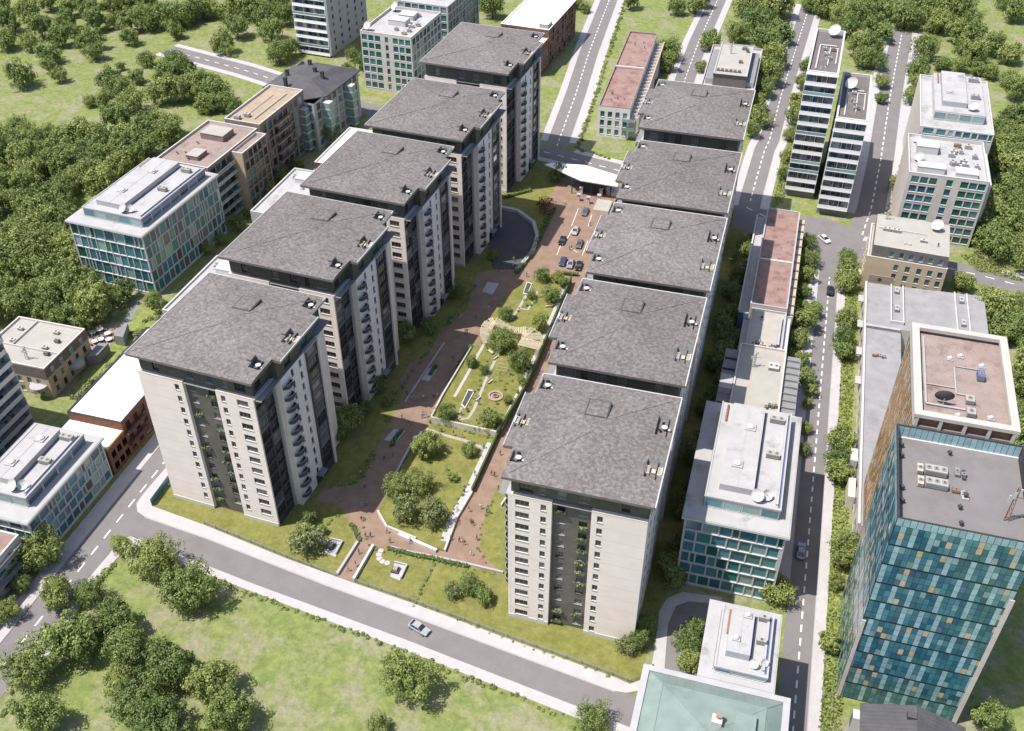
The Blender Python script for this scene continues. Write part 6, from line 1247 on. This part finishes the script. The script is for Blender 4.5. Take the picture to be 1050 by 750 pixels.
placed(back, lambda cx, cy, r: 'beyond the white-roofed office at upper right' if cx > 930 else 'beside the upper right road behind slim towers' if cx > 843 else 'left of the slim towers by the road' if cx > 803 else 'behind the cream-roofed block and right row' if cx > 735 else 'around the red-brown roofed block' if cx > 640 else 'near the white-roofed brick block at top' if cx > 400 else 'beside the dark slate house')
# left meadow trees
lm = [(4, 5, 8), (28, 12, 13), (50, 3, 11), (72, 8, 12), (90, 11, 12), (8, 26, 12), (5, 42, 13), (66, 22, 12), (98, 23, 12), (42, 31, 11), (30, 45, 10), (62, 40, 11), (76, 32, 9), (50, 55, 14), (90, 42, 13), (97, 54, 10), (51, 70, 7), (60, 79, 8), (22, 79, 15), (115, 24, 8), (129, 25, 12), (133, 38, 11), (150, 20, 15), (170, 18, 14), (185, 18, 14), (196, 14, 13), (115, 5, 13), (131, 2, 12), (150, 5, 12), (180, 33, 9), (206, 8, 13), (150, 62, 9), (124, 69, 5), (140, 80, 8), (111, 82, 13), (123, 92, 12), (92, 105, 7), (107, 105, 8), (135, 105, 14), (178, 64, 12), (172, 79, 13), (190, 76, 15), (200, 86, 13), (165, 97, 13), (181, 96, 13), (205, 96, 11), (120, 125, 16), (214, 12, 10), (232, 16, 10), (245, 5, 14), (258, 10, 13), (270, 17, 14), (285, 6, 13), (291, 18, 11), (243, 31, 12), (227, 46, 13), (277, 32, 13), (286, 56, 13), (298, 51, 10), (210, 83, 13), (220, 95, 15), (231, 105, 12), (240, 112, 8), (212, 108, 11)]
placed(lm, lambda cx, cy, r: 'on the far meadow at the top left' if cy < 60 and cx < 210 else 'along the curved road at the top' if cx > 205 and cy < 62 else 'between the curved road and dense wood')
# dense wood left, dense wood right
def inpoly(p, P):
    c = False; j = len(P)-1
    for i in range(len(P)):
        if (P[i][1] > p[1]) != (P[j][1] > p[1]) and p[0] < (P[j][0]-P[i][0])*(p[1]-P[i][1])/(P[j][1]-P[i][1])+P[i][0]: c = not c
        j = i
    return c
def wood(poly, dmin, label, group, rmin, rmax, gap=0.0):
    P = G(poly, 3); xs_ = [p[0] for p in P]; ys_ = [p[1] for p in P]; pts = []
    for _ in range(6000):
        p = (rng.uniform(min(xs_), max(xs_)), rng.uniform(min(ys_), max(ys_)))
        if inpoly(p, P) and all(math.dist(p, o) > dmin for o in pts): pts.append(p)
    for k, p in enumerate(pts):
        if rng.random() < gap: continue
        tree(p[0], p[1], rng.uniform(rmin, rmax), label, group)
    return len(pts)
nw = wood([(-14, 150), (10, 132), (55, 138), (100, 142), (140, 140), (165, 122), (188, 122), (172, 148), (138, 160), (105, 195), (72, 225), (78, 262), (90, 300), (118, 318), (86, 336), (52, 334), (28, 318), (-14, 322)], 6.4, 'broadleaf tree inside the dense wood left of the wide teal office', 'dense wood left of the teal office', 3.9, 5.6, .03)
nr = wood([(1024, 140), (1062, 128), (1062, 272), (1030, 268), (1004, 258), (990, 244), (1014, 205), (1022, 170)], 6.6, 'broadleaf tree in the dense wood at the right edge above the street', 'dense wood at the right edge', 4.0, 5.6)
nr2 = wood([(1018, 318), (1062, 326), (1062, 455), (1048, 452), (1038, 360)], 6.0, 'broadleaf tree at the right edge behind the orange tower', 'trees at the right edge behind the orange tower', 3.6, 5.0)
tpx(124, 302, 14, 'tree at the edge of the dense wood, before the teal office front', 'trees at the foot of the teal office'); tpx(157, 308, 10, 'tree at the right corner foot of the wide teal office', 'trees at the foot of the teal office')
for k, (cx, cy, r) in enumerate(((260, 206, 8), (253, 219, 7), (243, 232, 8), (228, 246, 7), (214, 256, 7), (276, 196, 7), (290, 182, 7), (305, 168, 7))): tpx(cx, cy, r, 'tree in the shaded gap behind the left towers, %s from the bottom' % ['fourth', 'third', 'fifth', 'second', 'first', 'sixth', 'seventh', 'eighth'][k], 'trees in the shaded gap behind the left towers', CR if k > 1 else CB)
print('TREES', len([o for o in bpy.data.objects if o.name.startswith('broadleaf_tree')]), nw, nr, nr2)
# ================================================================== SHRUBS AND PLANTING
def clump(seed, mat, n=150, r=.75, h=.8):
    rr = random.Random(seed); q = MB()
    for _ in range(n):
        d = Vector((rr.gauss(0, 1), rr.gauss(0, 1), abs(rr.gauss(0, 1)))).normalized(); k = rr.uniform(.5, 1.05); p = Vector((d.x*r*k, d.y*r*k, .05+d.z*h*k)); nrm = (d+Vector((rr.uniform(-.6, .6), rr.uniform(-.6, .6), rr.uniform(-.2, .8)))).normalized(); u = nrm.orthogonal().normalized(); w_ = nrm.cross(u); l = rr.uniform(.1, .24)
        q.poly([p-u*l, p-w_*l, p+u*l, p+w_*l], mat)
    return q.mesh('shrub')
SH = [clump(1, 'leaf'), clump(2, 'leaf_pale'), clump(3, 'leaf_bright', 60, .9, .5), clump(4, 'leaf', 70, 1.0, .6), clump(5, 'leaf_red'), clump(6, 'leaf', 50, .8, .5)]
def shrubs(pl, sp, jit, lab, group, pick=(0, 1, 2, 3, 2), smin=.6, smax=1.3, z=0, skip=.1):
    L = plen(pl); s = 0; k = 0
    while s < L[-1]:
        p = at_len(pl, L, s); s += sp*rng.uniform(.5, 1.5)
        if rng.random() < skip: continue
        o = put(SH[rng.choice(pick)], 'shrub', None, (p[0]+rng.uniform(-jit, jit), p[1]+rng.uniform(-jit, jit), z), rng.uniform(0, 6.28)); f = rng.uniform(smin, smax); o.scale = (f, f, f*rng.uniform(.7, 1.1)); tag(o, lab, 'shrub', group); k += 1
shrubs(G([(198, 588), (240, 603), (300, 625), (360, 648), (415, 670), (470, 691), (580, 736)]), .85, .55, 'small shrub in the ragged row along the meadow side of the front road', 'shrubs along the front road', (0, 2, 3, 1, 5), .3, .85)
shrubs(G([(92, 606), (112, 582), (120, 577)]), 1.2, .4, 'small shrub beside the corner pavement at the left road', 'shrubs at the road corner', (0, 2, 3)); shrubs(G([(2, 733), (14, 720)]), 1.0, .3, 'small shrub by the left road pavement at the bottom left', 'shrubs at the bottom left', (2, 1))
shrubs(G([(372, 533), (377, 556), (385, 565), (420, 572), (444, 576), (510, 590)]), 1.7, .25, 'low shrub edging the front lawns by the brick plaza', 'edging shrubs of the front lawns', (0, 1, 2), .35, .6)
shrubs(G([(497, 578), (490, 562), (494, 535), (505, 512)]), 1.3, .3, 'low shrub on the curved lawn edge left of the front right tower', 'edging shrubs of the curved lawn', (0, 2, 1), .35, .6)
shrubs(G([(424, 622), (446, 578)]), 1.0, .2, 'low shrub in the thin hedge dividing the front right lawns', 'divider hedge shrubs', (0, 1, 3), .4, .6, 0, 0)
shrubs(G([(426, 619), (525, 658), (630, 696)]), 2.2, .3, 'low shrub under the front road railing', 'shrubs under the railing', (0, 3, 2), .35, .6)
shrubs(G([(470, 434), (490, 440), (505, 443)], ZU), 1.0, .4, 'small plant beside the wall at the lower end of the upper garden', 'plants in the upper garden bed', (1, 2, 0), .4, .7, ZU)
shrubs(G([(592, 152), (610, 100), (625, 55), (640, 5)]), 2.6, .5, 'small shrub along the grass beside the road left of the red-brown roof', 'shrubs by the back road', (0, 2, 3), .8, 1.4)
shrubs(G([(594, 154), (615, 160), (640, 168)]), 2.2, .4, 'small shrub on the grass corner behind the canopy street', 'shrubs behind the canopy', (0, 2), .8, 1.3)
shrubs(G([(74, 407), (100, 386), (131, 357)], 1), 1.3, .6, 'pale bush in the hedge behind the orange brick block', 'hedge bushes behind the brick block', (1, 1, 0), .9, 1.6)
shrubs(G([(128, 352), (145, 335), (165, 318)], .5), 1.6, 1.2, 'pale bush in the strip beside the frontmost left tower roof', 'bushes by the left tower', (1, 1, 2), .9, 1.5)
for p, sp_, g in ((G([(300, 548), (316, 545), (335, 538), (348, 528)]), .9, 'base of the frontmost left tower'), (G([(340, 500), (365, 495), (376, 480), (386, 460)]), 1.3, 'lawn edge beside the frontmost left tower'), (G([(396, 432), (404, 410), (425, 380), (445, 350)]), 1.5, 'lawn edge beside the second left tower'), (G([(448, 345), (470, 318), (490, 292)]), 1.5, 'lawn edge beside the third left tower')):
    shrubs(p, sp_, .5, 'dark shrub in the shade at the '+g, 'shrubs at the '+g, (0, 3, 5), .5, 1.0)
for k, (cx, cy, r) in enumerate(((318, 532, 7), (331, 545, 5), (388, 398, 8), (440, 336, 8), (468, 300, 8), (505, 262, 6), (396, 412, 6), (373, 420, 8))): tpx(cx, cy, r, 'shaded garden tree by the left towers, %s from the front' % ['second', 'first', 'fifth', 'sixth', 'seventh', 'eighth', 'fourth', 'third'][k], 'shaded trees by the left towers')
for pts, z in (([(478, 425), (488, 402), (500, 372)], ZU), ([(494, 428), (505, 418), (520, 395), (530, 385)], ZU), ([(520, 360), (540, 352), (548, 338)], ZU), ([(540, 315), (552, 308), (566, 290), (575, 282)], ZU), ([(528, 325), (538, 312), (546, 298)], ZU), ([(505, 440), (512, 430), (535, 396), (548, 370)], ZU)): shrubs(G(pts, z), 1.5, .5, 'small garden plant on the upper garden lawn', 'upper garden plants', (0, 1, 2, 3, 4, 2), .3, .75, z)
shrubs(G([(452, 552), (466, 520), (482, 492)], ZL), 1.6, .3, 'small plant beside the lower garden wall path', 'lower garden plants', (0, 1, 2), .3, .6, ZL); shrubs(G([(440, 432), (470, 441), (505, 450)], ZL), 1.1, .3, 'small plant below the wall between the two gardens', 'plants below the dividing wall', (0, 1, 2), .3, .6, ZL)
# uncountable strips
def strip_stuff(label, polys, n, mats, name='undergrowth'):
    q = MB()
    for P in polys:
        xs_ = [p[0] for p in P]; ys_ = [p[1] for p in P]
        for _ in range(n):
            p = (rng.uniform(min(xs_), max(xs_)), rng.uniform(min(ys_), max(ys_)))
            if not inpoly(p, P): continue
            d = Vector((rng.uniform(-1, 1), rng.uniform(-1, 1), rng.uniform(.2, 1))).normalized(); u = d.orthogonal().normalized(); w_ = d.cross(u); l = rng.uniform(.12, .32); c = Vector((*p, rng.uniform(.05, .7)*rng.random()+.05)); q.poly([c-u*l, c-w_*l, c+u*l, c+w_*l], rng.choice(mats))
    tag(q.obj(name), label, 'ground cover', kind='stuff')
strip_stuff('leafy ground cover along the right road planting strips', [[(24.2, 128), (27.5, 128), (27.5, 250), (24.2, 250)], [(9.2, 205), (13.8, 205), (13.8, 262), (9.2, 262)], [(23.5, 64), (27, 64), (28, 126), (24.2, 126)]], 3600, ['leaf_bright', 'leaf_pale', 'leaf', 'leaf_bright'])
strip_stuff('leafy ground cover around the upper right towers and wood edge', [G([(790, 214), (800, 180), (812, 130), (820, 130), (806, 190), (803, 208)]), G([(905, 235), (915, 190), (928, 150), (932, 175), (921, 218)]), G([(985, 262), (1000, 262), (1040, 278), (1050, 290), (1000, 278)])], 2600, ['leaf_bright', 'leaf_pale', 'leaf'])
